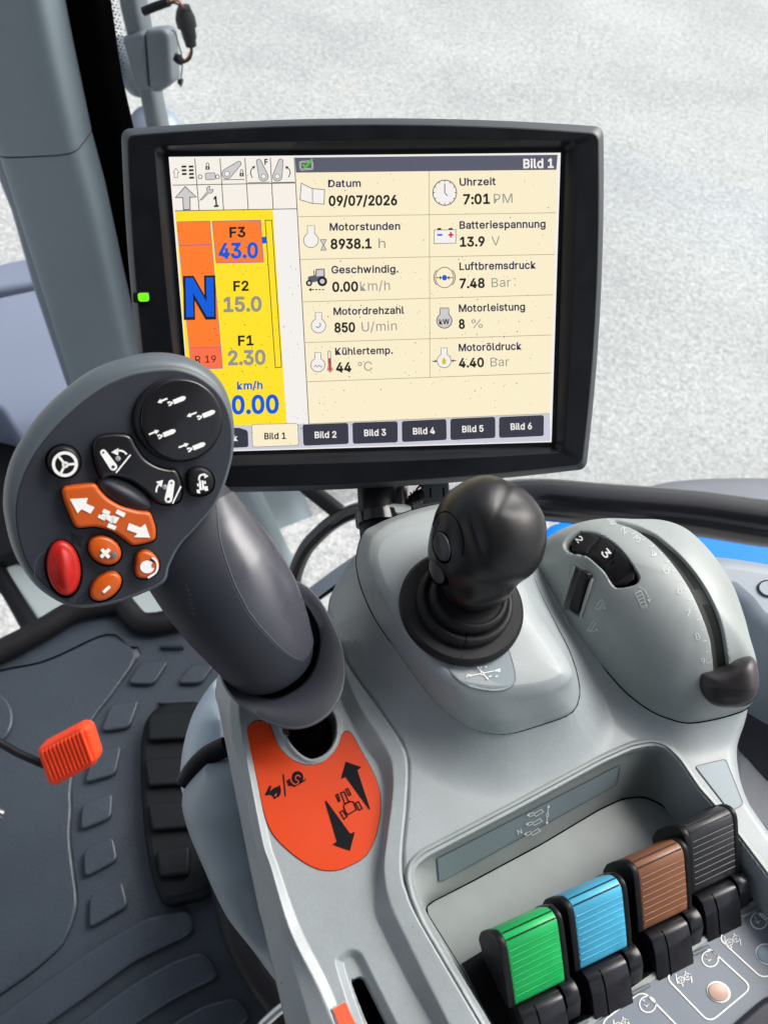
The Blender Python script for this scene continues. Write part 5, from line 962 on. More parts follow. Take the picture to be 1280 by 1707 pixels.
for t in np.linspace(0, math.pi / 2, 7): rg_.append((rC + (rin - rC) * math.sin(t), PT - .0042 * (1 - math.sin(t)) ** 1.3))
def cpx(R): return np.array([PZ(x, y, ZC + R[1]) for x, y in R[0]])
RR = [cpx(r) for r in rg_]
for k in (.75, .5, .25, .02): RR.append(RR[len(rg_) - 1] * k + np.append(PZ(*cp_, ZC + PT + .0005)[:2], ZC + PT + .0005) * (1 - k))
mb = MB(); mb.rings(RR, GREY, cap1=True); pod = mb.build('joystick_pod', con, ang=50); podb = mb.bvh()
mb = MB(); mb.tube([PZ(x, y, ZC + ZPS - .0006) for x, y in list(ra[::2]) + [ra[0]]], .0006, VOID, 6); mb.build('seam', pod)
k7 = K(640, 770, 3.97)
mb = MB(); P = k7([(392, 1272), (410, 1330), (445, 1398), (500, 1450), (570, 1488), (640, 1506), (720, 1516), (790, 1510), (845, 1486), (868, 1448), (864, 1390), (845, 1310), (820, 1235), (700, 1270), (550, 1285)])
P = rs(P + [P[0]], 90, True); mb.fill(P, on(podb, .0003), LABEL); mb.stroke(P[8:72], 1.3, on(podb, .0004), pm('decal_edge_gap', (.12, .14, .15), .6, .3, var=(50, .1))); lab = mb.build('direction_label', pod)
q = MB(); sfq = on(podb, .0006)
for a, b in (((650, 1400), (746, 1383)), ((640, 1404), (566, 1418)), ((644, 1392), (618, 1362)), ((656, 1408), (684, 1438))):
    q.stroke(k7([a, b]), 1.3, sfq, WHITE); d = nrm(np.subtract(b, a)); e = np.array([-d[1], d[0]]); b = np.array(b, float); q.fill(k7([b + d * 8, b - d * 8 + e * 9, b - d * 8 - e * 9]), sfq, WHITE)
q.stroke(k7(ell(648, 1402, 10, 9, n=16)), 1.2, sfq, WHITE, True)
for x, y in ((600, 1350), (632, 1336), (640, 1362), (672, 1358), (758, 1376), (760, 1388), (556, 1412), (548, 1424), (700, 1422), (742, 1422)): q.stroke(k7([(x - 10, y + 4), (x + 10, y - 4)]), 1.1, sfq, WHITE); q.stroke(k7([(x - 4, y - 6), (x + 2, y + 6)]), .9, sfq, WHITE)
q.build('printed_symbols', lab)

# dome with thumb wheel, rocker, slide slot and hand lever
cdm = kd([(690, 790)])[0]; ND, KD = 420, 260
dA = polar(cc(domA, 300), cdm, ND); HD_ = .043
base0 = np.array([PZ(x, y, ZC + ZDS) for x, y in dA]); c3 = PZ(cdm[0], cdm[1], ZC + ZDS)
rows = []
for k, sgm in enumerate(np.linspace(1, 0.004, KD)):
    h = HD_ * (1 - sgm ** 2.5) ** (1 / 1.75)
    P = c3 + (base0 - c3) * sgm; P[:, 2] += h; rows.append(P)
Gd = np.array(rows)
pq = proj(Gd)
wheelO = kd([(243, 425), (262, 388), (300, 362), (340, 355), (420, 370), (500, 420), (565, 490), (612, 560), (624, 590), (600, 620), (530, 636), (492, 628), (450, 560), (400, 510), (350, 472), (275, 456)])
slotP = kd([(492, 296), (512, 296), (600, 318), (680, 352), (740, 392), (840, 482), (930, 592), (1000, 712), (1050, 852), (1078, 1030), (1080, 1100), (1010, 1100), (1003, 1028), (985, 900), (940, 770), (880, 642), (800, 522), (700, 412), (600, 341), (500, 305)])
rockO = kd(rc([(290, 530), (380, 575), (330, 790), (240, 745)], 12))
near = lambda P: (pq[..., 1] > 0) & True
nx = np.gradient(Gd, axis=1); ny = np.gradient(Gd, axis=0); nm = np.cross(nx, ny); nm /= np.linalg.norm(nm, axis=-1, keepdims=True) + 1e-12
nm *= np.sign((nm * np.array([0, 0, 1])).sum(-1, keepdims=True) + 1e-9)
face = (nm * (CAM - Gd)).sum(-1) > 0
dep = .0075 * sstep(2.2, -3.2, sdf(pq[..., 0], pq[..., 1], cc(wheelO, 120))) + .006 * sstep(1.4, -5.0, sdf(pq[..., 0], pq[..., 1], cc(slotP, 160))) + .004 * sstep(1.5, -2.0, sdf(pq[..., 0], pq[..., 1], rockO))
domclean = MB(); domclean.grid(np.concatenate([Gd, Gd[:, :1]], 1), GREY2); dcb = domclean.bvh()
Gd = Gd - nm * (dep * face)[..., None]
mb = MB(); Gc = np.concatenate([Gd, Gd[:, :1]], 1); mb.grid(Gc, GREY2); dome = mb.build('hydraulic_dome', con, ang=60)
mb = MB(); mb.tube([PZ(x, y, ZC + ZDS - .0002) for x, y in list(dA[::3]) + [dA[0]]], .0006, VOID, 6); mb.build('seam', dome)
# dark strip standing in for the shade inside the slot, just below the lips
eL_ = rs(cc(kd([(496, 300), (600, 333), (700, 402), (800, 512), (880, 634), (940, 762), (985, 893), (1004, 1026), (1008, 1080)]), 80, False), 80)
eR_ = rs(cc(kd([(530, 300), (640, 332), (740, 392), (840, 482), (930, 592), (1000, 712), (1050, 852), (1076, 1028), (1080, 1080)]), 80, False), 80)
SLOTSHADE = pm('painted_slot_shade', (.016, .018, .017), .6, .2, var=(60, .2)); fS = on(dcb, -.0016); gS = on(dcb, -.0030)
mb = MB(); mb.grid(np.array([[fS(a * .96 + b * .04), gS(a * .5 + b * .5), fS(a * .04 + b * .96)] for a, b in zip(eL_, eR_)]), SLOTSHADE); mb.build('slot_shade_strip', dome)
# thumb wheel: ribbed drum lying in its recess
wo = inset(np.array(cc(wheelO, 90)), .5); wc = np.array(kd([(455, 500)])[0]); wq = on(dcb, -.0045)
whl = cc(kd([(270, 408), (330, 400), (420, 432), (490, 495), (545, 565), (580, 605)]), 90, False)
PW = [on(dcb, -.0062)(p) for p in whl]; nw = np.array([on(dcb, 1.0)(p) - on(dcb, 0.0)(p) for p in whl])
mb = MB(); T = np.gradient(np.array(PW), axis=0); T /= np.linalg.norm(T, axis=1, keepdims=True); R = []
for i in range(90):
    u = nrm(np.cross(T[i], nw[i])); ph = i / 89 * 3.35; bump = .0017 * abs(math.sin(ph * math.pi)) ** .4
    a = np.linspace(0, math.pi, 15); env = min(1, .35 + min(i, 89 - i) / 14)
    R.append(PW[i] + np.outer(np.sign(np.cos(a)) * np.abs(np.cos(a)) ** .35, u) * .0074 * env + np.outer(np.sin(a) ** .45, nrm(nw[i])) * (.0034 + bump))
mb.rings(R, BLACKP, closed=False); Wl = np.array([wq(p) for p in wo]); mb.add(Wl, [list(range(90))], VOID); th = mb.build('thumb_wheel', dome, ang=60); thb = mb.bvh()  # black sheet under the wheel puts the recess shade into colour
q = MB(); q.text('2', kd([(300, 392)])[0], kd([(318, 416)])[0], 10.5, on(thb, .0003), WHITE, .02); q.text('3', kd([(428, 462)])[0], kd([(455, 494)])[0], 13, on(thb, .0003), WHITE, .02); q.build('printed_digit', th)
# rocker
RK = on(dcb, 0.0)(kd([(310, 660)])[0]); nr = on(dcb, 1.0)(kd([(310, 660)])[0]) - RK
RF = Frame(RK - nrm(nr) * .0035, np.cross(nr, [0, 0, 1.0]) if abs(nr[2]) < .9 else RT, np.cross(nr, RT))
if np.dot(RF.n, CAM - RK) < 0: RF = Frame(RF.o, -RF.x, RF.y)
mb = MB(); mb.slab(RF, rc(kd([(322, 548), (366, 572), (358, 610), (312, 778), (262, 755), (268, 720)]), 6), -.002, .0048, BLACKP, bev=.0014, seg=4); mb.slab(RF, rc(kd([(322, 546), (366, 568), (360, 600), (314, 580)]), 4), .003, .0068, BLACKP, bev=.0012); rk = mb.build('rocker', dome)
mb = MB()
for a, b in (((296, 530), (240, 735)), ((388, 592), (330, 790))): mb.tube([on(dcb, .0006)(p) for p in rs(kd([a, b]), 8)], .0009, GREY2, 10)
mb.build('guard_rib', dome)
q = MB(); sq = on(dcb, .00025)
for t, a, b in (('1', (478, 322), (492, 312)), ('2', (546, 372), (566, 352)), ('3', (612, 415), (636, 395)), ('4', (692, 486), (716, 472)), ('5', (756, 574), (780, 556)), ('6', (822, 676), (846, 662)), ('7', (866, 786), (890, 780)), ('8', (912, 906), (936, 898)), ('9', (942, 1030), (962, 1024))): q.text(t, kd([a])[0], kd([b])[0], 10.5, sq, FADED, .0)
tks = cc(kd([(500, 318), (580, 352), (650, 400), (740, 470), (802, 556), (862, 658), (920, 772), (956, 890), (980, 1018)]), 17, False)
for i, p in enumerate(tks):
    l_ = 5 if i % 2 == 0 else 3; q.stroke([(p[0] - l_, p[1] + l_ * .25), (p[0] + l_ * .6, p[1] - l_ * .2)], 1.2, sq, FADED)
for ox, oy, fl in ((430, 720, 1), (390, 830, -1)):
    q.stroke(kd([(ox - 28, oy + 24), (ox + 2, oy - 22), (ox + 14, oy - 10), (ox - 12, oy + 30)]), 1.5, sq, FADED, True); q.stroke(kd([(ox - 6, oy + 34), (ox + 24, oy - 4)] if fl > 0 else [(ox - 30, oy + 22), (ox + 10, oy + 32)]), 1.2, sq, FADED); q.fill(kd([(ox + 20, oy + 12), (ox + 28, oy + 28), (ox + 10, oy + 26)]), sq, FADED)
for i in range(5): q.stroke(kd([(604 + i * 9, 670 + i * 16), (636 + i * 7, 654 + i * 18)]), 1.5, sq, FADED)
q.stroke(kd([(604, 668), (640, 744), (664, 736), (634, 652)]), 1.2, sq, FADED, True); q.stroke(kd([(622, 636), (652, 650), (672, 690)]), 1.2, sq, FADED); q.fill(kd([(664, 700), (684, 696), (676, 714)]), sq, FADED)
q.build('printed_scale', dome)
# hand lever at the end of the slot
LV0 = on(dcb, .004)(kd([(1075, 1130)])[0]); nl = nrm(nrm(CAM - LV0) + .12 * UZ_)
LVF = Frame(LV0, np.cross(UP, nl), UP)
LVM = pm('dark_brown_lever_plastic', (.024, .021, .022), .36, .4, grain=(900, .0001), var=(60, .25), rvar=.1)
lvc = cc(kd([(905, 1058), (930, 1046), (1000, 1046), (1060, 1036), (1120, 1010), (1180, 992), (1208, 1004), (1226, 1040), (1236, 1115), (1226, 1180), (1180, 1228), (1100, 1244), (1010, 1236), (955, 1196), (920, 1130)]), 110)
LL = np.array([LVF.loc(p, .0) for p in lvc]); LC = LVF.loc(kd([(1085, 1130)])[0], 0); mb = MB(); R = []
for s_q in (1.0,): R.append(np.array([LVF.w(LC + (q_ - LC) * .8, -.016) for q_ in LL]))
for sq_ in np.linspace(1, .02, 26): R.append(np.array([LVF.w(LC + (q_ - LC) * sq_, .0105 * (1 - sq_ ** 3.6) ** .5 - .0022 * max(0, (q_[1] - LC[1]) * sq_ / .010)) for q_ in LL]))
mb.rings(R, LVM, cap0=True, cap1=True); mb.build('hand_lever', dome)

# lower front covers of the armrest
def limb_z(mb, Lp, Rp, dl, bulge, m, n=40):
    A = rs(Lp, 40); Bp = rs(Rp, 40); a = np.linspace(0, 2 * math.pi, n, endpoint=False); R = []
    for i, ((lx, ly), (rx, ry)) in enumerate(zip(A, Bp)):
        d = np.interp(i / 39, np.linspace(0, 1, len(dl)), dl); P, Q = PD(lx, ly, d), PD(rx, ry, d); c, h = (P + Q) / 2, (Q - P) / 2
        R.append(c + np.outer(np.cos(a), h) - np.outer(np.sin(a), FW * bulge))
    return mb.rings(R, m, cap0=True, cap1=True)
sup = thing('armrest_support', 'pale grey rounded armrest support below the console beside the floor mat', 'support', PD(380, 1300, .52))
kp = K(180, 1000, 3.047)
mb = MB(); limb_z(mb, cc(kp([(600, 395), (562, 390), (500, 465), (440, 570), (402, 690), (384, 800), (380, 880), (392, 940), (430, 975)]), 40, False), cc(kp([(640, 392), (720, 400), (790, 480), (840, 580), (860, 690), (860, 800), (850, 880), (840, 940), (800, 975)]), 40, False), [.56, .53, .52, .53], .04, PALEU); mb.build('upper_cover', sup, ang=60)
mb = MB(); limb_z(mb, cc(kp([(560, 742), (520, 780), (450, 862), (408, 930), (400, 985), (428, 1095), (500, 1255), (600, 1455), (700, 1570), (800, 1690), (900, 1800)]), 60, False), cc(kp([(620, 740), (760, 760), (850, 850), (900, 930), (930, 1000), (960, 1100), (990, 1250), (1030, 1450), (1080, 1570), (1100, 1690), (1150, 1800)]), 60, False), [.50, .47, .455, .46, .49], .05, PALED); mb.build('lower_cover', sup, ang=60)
mb = MB(); mb.tube([PD(*p, .47) for p in cc(kp([(392, 935), (440, 858), (510, 790), (600, 745)]), 20, False)], .0062, BLACKP, 12); mb.build('gap_seal', sup)
mb = MB(); mb.tube([PD(*p, .49) for p in cc(kp([(430, 1110), (505, 1275), (605, 1475), (715, 1600), (820, 1730)]), 20, False)], .0045, BLACKP, 10); mb.build('lower_trim', sup)
sb = thing('seat_base', 'black seat base shadowed under the armrest with a bright steel tube', 'seat base', PD(430, 1660, .75))
SB = Frame(PZ(430, 1600, ZF + .16), (1, 0, 0), (0, 1, 0))
mb = MB(); mb.slab(SB, cc([(345, 1380), (352, 1490), (372, 1570), (410, 1645), (455, 1715), (500, 1850), (800, 1850), (700, 1400), (500, 1300)], 70), -.12, 0, BLACKP, bev=.02, seg=5); mb.build('cover', sb)
mb = MB(); mb.tube([PD(425, 1725, .62), PD(442, 1704, .62), PD(462, 1686, .62), PD(490, 1664, .62)], .004, METAL, 14); mb.build('steel_tube', sb)
# ------------------------------------------------------------------ coloured levers and their button panel
zt = ZC + .013
eL = nrm(PZ(930, 1531, zt) - PZ(841, 1572, zt)); eW = nrm(np.cross(eL, [0, 0, 1.0]))
if eW[1] > 0: eW = -eW
UZ = np.array([0, 0, 1.0])
def lever(name_px, colour, label):
    o = PZ(name_px[0], name_px[1], zt)
    t = thing('hydraulic_lever', label, 'lever', o, 'coloured hydraulic levers in the tray')
    Wd = .0255
    def prof(pts, n=80, r=1.5):
        return rs(np.concatenate([rc(pts, r, 6), rc(pts, r, 6)[:1]]), n, True) / 1000
    def extr(mb, P, a0, a1, m, bev=.0008, caps=True):
        c = P.mean(0); A = 0.5 * np.sum(P[:, 0] * np.roll(P[:, 1], -1) - np.roll(P[:, 0], -1) * P[:, 1])
        R = []
        for a, d in ((a0, bev), (a0 + bev * .3, bev * .3), (a0 + bev, 0), (a1 - bev, 0), (a1 - bev * .3, bev * .3), (a1, bev)):
            Q = inset(P, d); R.append(np.array([o + eL * a + eW * q[0] + UZ * q[1] for q in Q]))
        return mb.rings(R, m, cap0=True, cap1=True)
    shell = prof([(-6.6, -13), (-5.6, -4.5), (-3.4, -.6), (-.4, .4), (2.2, -1.2), (9, -8.2), (16, -15.5), (23.6, -23.8), (21.5, -27), (16, -30), (4, -34), (-5, -30), (-7, -22)])
    mb = MB(); extr(mb, inset(shell, -.0003), -.0026, .0004, BLACKP, .0006); extr(mb, inset(shell, -.0003), Wd - .0004, Wd + .0022, BLACKP, .0006); mb.build('side_cheek', t)
    mb = MB(); extr(mb, shell, .0004, Wd - .0004, colour, .0004)
    # fine moulded ribs across the face
    for k in range(8):
        s0 = 3.6 + k * 2.35; a, z = s0 / 1000, (-2.6 - (s0 - 3.6) * 1.04) / 1000
        mb.tube([o + eL * u + eW * a + UZ * (z + .0003) for u in (.001, Wd / 2, Wd - .001)], .00030, colour, 6)
    for k, (a, z) in enumerate(((-3.6, -.75), (-.6, .42))): mb.tube([o + eL * u + eW * a / 1000 + UZ * (z / 1000 - .0001) for u in (.001, Wd - .001)], .0003, BLACKP, 6)
    mb.build('cap', t)
    stem = prof([(2, -28), (18, -26), (26, -30), (30, -44), (0, -44)], 40); mb = MB(); extr(mb, stem, .001, Wd - .001, BLACKP, .001); mb.build('stem', t)
    drum = prof([(22.5, -28), (24.5, -22.5), (28, -20.8), (33, -23.5), (45.5, -35.5), (45.5, -46), (22.5, -46)], 90, 1.3)
    mb = MB(); extr(mb, drum, .0005, .0205, SCUFF, .0004); mb.tube([o + eL * .0075 + eW * a / 1000 + UZ * b / 1000 for a, b in ((26, -21.6), (29, -21.0), (33, -23.4), (40, -30.1), (45, -34.9))], .0003, VOID, 6); mb.build('pivot_block', t)
    nar = prof([(21, -26), (24, -21.5), (28, -20.6), (32, -23.5), (38, -33), (38, -46), (21, -46)], 80, 1.3)
    mb = MB(); extr(mb, nar, .0215, .0283, SCUFF, .0004); mb.build('pivot_cap', t)
    mb = MB(); p = o + eW * .0405 + UZ * -.0315; mb.tube([p + eL * .0205, p + eL * .0300], .0008, HOUSE, 12); mb.build('pin', t)
    return t
lever((841, 1572), GREEN, 'lever with a green ribbed cap standing in the tray')
lever((953, 1514), BLUE, 'lever with a sky blue ribbed cap standing in the tray')
lever((1061, 1451), BROWN, 'lever with a brown ribbed cap standing in the tray')
lever((1147, 1391), CAPBLK, 'lever with a dark grey ribbed cap at the far end of the tray')
# lever bed and button panel
zk = ZC - .021
BP = Frame(PZ(1140, 1640, zk), eL, -eW)
BPn = BP.n if BP.n[2] > 0 else -BP.n
BP = Frame(PZ(1140, 1640, zk), eL, np.cross(BPn, eL)); 
mb = MB(); mb.slab(BP, rc([(960, 1720), (1257, 1506), (1300, 1470), (1400, 1600), (1270, 1668), (1222, 1710), (1120, 1830), (940, 1860)], 4), -.02, 0, SLATE, bev=.0008); kbd = mb.build('button_panel', con)
mb = MB(); mb.slab(BP, [(940, 1728), (1262, 1496), (1268, 1502), (948, 1737)], -.02, .0012, GREY2, bev=.0006); mb.slab(BP, rc([(1270, 1672), (1420, 1590), (1500, 1700), (1300, 1900), (1130, 1840), (1224, 1712)], 4), -.02, .004, DARKP, bev=.002); mb.build('panel_rim', kbd)
mb = MB(); mb.slab(Frame(PZ(1050, 1600, ZC - .0355), eL, np.cross(BPn, eL)), [(770, 1606), (820, 1575), (1000, 1480), (1190, 1380), (1262, 1480), (1270, 1530), (1000, 1760), (860, 1780)], -.004, .0008, BLACKP, bev=.0005); mb.build('lever_bed', tr_o)
mb = MB()
for (x, y) in ((905, 1690), (1015, 1625), (1122, 1556)):
    o = PZ(x, y, zk - .004); mb.tube([o - eW * .02, o + eW * .004], .0032, GREY2, 10)
mb.build('divider', tr_o)
q = MB(); kk = K(960, 1480, 4.0); sb_ = BP.surf(.0003)
frames = [[(1178, 1577), (1253, 1646), (1182, 1705), (1108, 1628)], [(1257, 1516), (1335, 1590), (1272, 1633), (1195, 1562)], [(1071, 1651), (1148, 1730), (1085, 1800), (1000, 1706)]]
mids = [(0, 0), (81, -63), (-104, 76)]
for Fp in frames: q.stroke(rc(Fp, 16, 7), 2.6, sb_, WHITE, True)
for dx, dy in mids:
    sh = lambda pts: [(960 + x / 4 + dx, 1480 + y / 4 + dy) for x, y in pts]
    q.stroke(sh(ell(892, 473, 55, 52, 35, 36)), 1.9, sb_, WHITE, True); q.stroke(sh([(862, 442), (882, 478)]), 1.5, sb_, WHITE); q.fill(sh([(862, 470), (884, 480), (902, 466), (900, 478), (884, 492)]), sb_, WHITE); q.stroke(sh([(866, 442), (884, 484), (902, 470)]), 1.2, sb_, WHITE)
    for cx, cy in ((697, 615), (740, 592)):
        q.stroke(sh(ell(cx, cy, 22, 22, n=20)), 1.1, sb_, WHITE, True)
        for a in range(5): q.stroke(sh([(cx, cy), (cx + 18 * math.cos(a * 1.256), cy + 18 * math.sin(a * 1.256))]), .8, sb_, WHITE)
    for P in ([(665, 575), (668, 610), (676, 640)], [(770, 634), (768, 600), (756, 572)], [(706, 640), (712, 656)], [(730, 566), (726, 556)]): q.stroke(sh(P), 1.6, sb_, WHITE)
q.build('printed_symbols', kbd)
for (dx, dy), m in zip(mids, (MAUVE, GREYB, MAUVE)):
    c = (960 + 950 / 4 + dx, 1480 + 695 / 4 + dy)
    mb = MB(); mb.slab(BP, ell(c[0], c[1], 21, 17, 32), -.001, .0005, WHITE, bev=.0003); mb.slab(BP, ell(c[0], c[1], 18, 14.5, 32), .0, .0011, m, bev=.0005, dome=.0005); mb.build('button', kbd)

# ------------------------------------------------------------------ ball joystick
bj = thing('ball_joystick', 'black ball-topped joystick with two side buttons in a ribbed rubber boot', 'joystick', PZ(767, 1012, ZC + PT))
O = PZ(767, 1014, ZC + PT + .0005); axb = nrm(UZ + RT * .10)
mb = MB(); mb.lathe(O, UZ, [(.0245, .0), (.0296, .0), (.0302, .0012), (.0302, .0036), (.0292, .0050), (.0284, .0056)], RUBBER, 90)
pr = [(.0284, .0050), (.0276, .0056), (.0250, .0050), (.0236, .0044), (.0230, .0052), (.0232, .0075), (.0226, .0098), (.0212, .0108), (.0196, .0104), (.0186, .0096), (.0182, .0104), (.0184, .0128), (.0178, .0148), (.0160, .0156), (.0150, .0150)]
a = np.linspace(0, 2 * math.pi, 90, endpoint=False); R = []
for r, h in pr:
    c = O + UZ * h + RT * (.22 * max(h - .006, 0)) * 1.0
    R.append(c + r * (np.outer(np.cos(a), [1, 0, 0]) + np.outer(np.sin(a), [0, 1, 0])))
mb.rings(R, RUBBER, cap1=True); boot = mb.build('boot', bj, ang=60)
mb = MB(); am = math.atan2(-1, .12); mb.tube([x[int(round((am % (2 * math.pi)) / (2 * math.pi) * 90)) % 90] + UZ * .00005 for x in R[:12]], .00022, VOID, 5); mb.build('mould_line', boot)
# knob: smooth union of rounded lobes, sampled radially from inside
kc0 = PD(808, 905, .357)
kn = [(807, 792), (778, 800), (746, 822), (728, 850), (719, 880), (714, 905), (714, 930), (722, 958), (736, 990), (758, 1010), (785, 1019), (815, 1013), (842, 1002), (860, 987), (882, 962), (902, 930), (909, 892), (905, 862), (893, 838), (878, 820), (862, 808), (846, 803), (830, 795)]
kd_ = .357 / FPX; q_ = (polar(cc(kn, 300), (808, 905), 720) - np.array([808, 905])) * np.array([kd_, -kd_])
an_ = np.arctan2(q_[:, 1], q_[:, 0]); od_ = np.argsort(an_); an_, ra_ = an_[od_], np.hypot(q_[:, 0], q_[:, 1])[od_]
fv = nrm(CAM - kc0); rv = nrm(np.cross(UP, fv)); uv = np.cross(fv, rv)
nu, nv = 240, 150
th_, ph_ = np.meshgrid(np.linspace(-math.pi, math.pi, nu, endpoint=False), np.linspace(.003, math.pi - .003, nv), indexing='ij')
Rc = np.interp(th_, np.concatenate([an_ - 2 * math.pi, an_, an_ + 2 * math.pi]), np.tile(ra_, 3)); pw = 2.25; Rz = .0265
rr3 = ((np.sin(ph_) / Rc) ** pw + (np.abs(np.cos(ph_)) / Rz) ** pw) ** (-1 / pw)
xx, yy, zz3 = rr3 * np.sin(ph_) * np.cos(th_), rr3 * np.sin(ph_) * np.sin(th_), rr3 * np.cos(ph_)
bump = -.0024 * np.exp(-((xx + .004 + yy * .25) / .0042) ** 2 - ((yy - .004) / .012) ** 2) * (zz3 > 0) - .0016 * np.exp(-((xx - .012) / .009) ** 2 - ((yy - .019) / .0055) ** 2) * (zz3 > 0) - .0022 * np.exp(-((yy + .021) / .005) ** 2) * (zz3 > -.01)
rr4 = rr3 + bump
Kp = kc0 + rv * (rr4 * np.sin(ph_) * np.cos(th_))[..., None] + uv * (rr4 * np.sin(ph_) * np.sin(th_))[..., None] + fv * (rr4 * np.cos(ph_))[..., None]
tocam = fv
mb = MB(); mb.rings([Kp[:, j] for j in range(nv)], KNOBM, cap0=True, cap1=True); mb.build('knob', bj, ang=70); knb = mb.bvh()
ok_ = on(knb, .0)
mb = MB(); mb.tube([on(knb, .0001)(p) for p in cc(k7([(322, 420), (345, 360), (395, 330), (440, 340), (490, 400), (520, 480), (528, 560), (515, 620)]), 40, False)], .00022, VOID, 6); mb.build('panel_line', bj)
for P, rx, ry, rot in (((376, 562), 52, 98, -14), ((340, 722), 42, 88, -18)):
    c = k7([P])[0]; p0 = ok_(c); n0 = on(knb, 1.0)(c) - p0; n0 = nrm(nrm(n0) + .35 * tocam)
    fr = Frame(p0, np.cross(UP, n0), UP)
    if np.dot(fr.n, CAM - p0) < 0: fr = Frame(p0, -fr.x, fr.y)
    mb = MB(); mb.slab(fr, k7(ell(P[0] + 6, P[1] + 4, rx + 10, ry + 12, rot, 40)), -.004, .0004, VOID, bev=.0002); mb.slab(fr, k7(ell(P[0], P[1], rx, ry, rot, 40)), -.004, .0014, CAPBLK, bev=.0006, dome=.0006); mb.build('thumb_button', bj)

# ------------------------------------------------------------------ multifunction control handle
jc = PD(195, 800, .312)
c0 = nrm(CAM - jc); nJ = nrm(c0 + .13 * RT - .13 * UP)
xJ = nrm(RT - nJ * np.dot(RT, nJ)); JF = Frame(jc, xJ, np.cross(nJ, xJ))
ch = thing('control_handle', 'dark grey multifunction control handle with orange and black buttons on its round face', 'joystick', PZ(515, 1225, ZC - .01))
kj = K(0, 570, 3.2)
Oc = kj([(870, 55), (1000, 78), (1100, 128), (1180, 205), (1228, 310), (1248, 440), (1242, 590), (1205, 735), (1150, 862), (1060, 975), (960, 1085), (905, 1190), (878, 1282), (760, 1342), (620, 1392), (480, 1417), (380, 1412), (285, 1372), (190, 1302), (110, 1195), (60, 1085), (30, 960), (18, 860), (30, 740), (70, 610), (140, 490), (230, 370), (350, 255), (480, 160), (600, 105), (740, 65)])
Ic = kj([(900, 146), (1000, 160), (1085, 200), (1160, 265), (1210, 350), (1236, 460), (1234, 590), (1198, 732), (1144, 858), (1055, 970), (955, 1080), (898, 1186), (868, 1272), (752, 1330), (618, 1378), (480, 1402), (385, 1396), (300, 1352), (225, 1285), (160, 1205), (118, 1110), (92, 1000), (86, 880), (110, 760), (160, 640), (240, 520), (350, 400), (480, 290), (600, 215), (740, 165)])
NJ = 260; cj = (195, 800)
po = polar(cc(Oc, 260), cj, NJ); pi_ = polar(cc(Ic, 260), cj, NJ)
lo_ = np.array([JF.loc(p, -.007) for p in po]); li = np.array([JF.loc(p, 0) for p in pi_])
R = []
W = lambda Q, h: np.array([JF.w(q_, h) for q_ in Q])
R += [W(lo_ * .62, -.036), W(lo_ * .86, -.032), W(inset(lo_, .0016), -.022), W(inset(lo_, .0001), -.0150), W(inset(lo_, .0009), -.0146), W(inset(lo_, .0009), -.0140), W(inset(lo_, .0), -.0136), W(lo_, -.0095)]
ms = [DARKP, DARKP, DARKP, VOID, VOID, VOID, RIMM]
for k in range(1, 8):
    t = k / 7 * math.pi / 2; f = 1 - math.cos(t); R.append(W(lo_ + (li - lo_) * (f * .5 + (k / 7) * .5), -.0095 + .0090 * math.sin(t) ** .8)); ms.append(RIMM)
R.append(W(inset(li, .0006), 0.0)); ms.append(DARKP)
mb = MB(); mb.rings(R, DARKP, cap0=True, cap1=True, mats=ms); head = mb.build('head', ch, ang=40)
sj = lambda k: JF.surf(k)
# round four-way pad
mb = MB(); mb.slab(JF, kj(ell(952, 416, 240, 226, 8, 90)), -.002, .0028, BLACKP, bev=.0012); mb.build('pad_ring', head)
mb = MB(); mb.slab(JF, kj(ell(970, 416, 218, 220, 8, 90)), .0, .0042, BLACKG, bev=.0012, dome=.0004); pad = mb.build('four_way_pad', head)
q = MB(); s5 = sj(.0048)
def spool(cx, cy, out):                          # arrow beside a little cylinder
    u = np.array([.90, -.36]); v = np.array([.36, .90]); P = lambda a, b: tuple(np.array([cx, cy]) + u * (a + (10 if b > -13 or a > -8 else 0)) + v * (b + (2 if b > -13 else 0)))
    q.fill(kj([P(-6, -12), P(52, -12), P(66, -4), P(66, 6), P(52, 14), P(-6, 14)]), s5, WHITE); q.fill(kj([P(-24, -6), P(-10, -6), P(-10, 8), P(-24, 8)]), s5, WHITE); q.fill(kj([P(-38, -12), P(-22, -12), P(-22, -2), P(-38, -2)]), s5, WHITE); q.fill(kj([P(-38, 4), P(-22, 4), P(-22, 13), P(-38, 13)]), s5, WHITE)
    b = -29
    if out: q.fill(kj([P(-80, b + 2), P(-56, b - 12), P(-56, b - 4), P(-20, b - 4), P(-20, b + 6), P(-56, b + 6), P(-56, b + 15)]), s5, WHITE)
    else: q.fill(kj([P(-8, b), P(-32, b - 14), P(-32, b - 6), P(-68, b - 6), P(-68, b + 4), P(-32, b + 4), P(-32, b + 13)]), s5, WHITE)
spool(922, 320, True); spool(1078, 394, True); spool(868, 496, False); spool(1026, 566, False)
q.build('printed_symbols', pad)
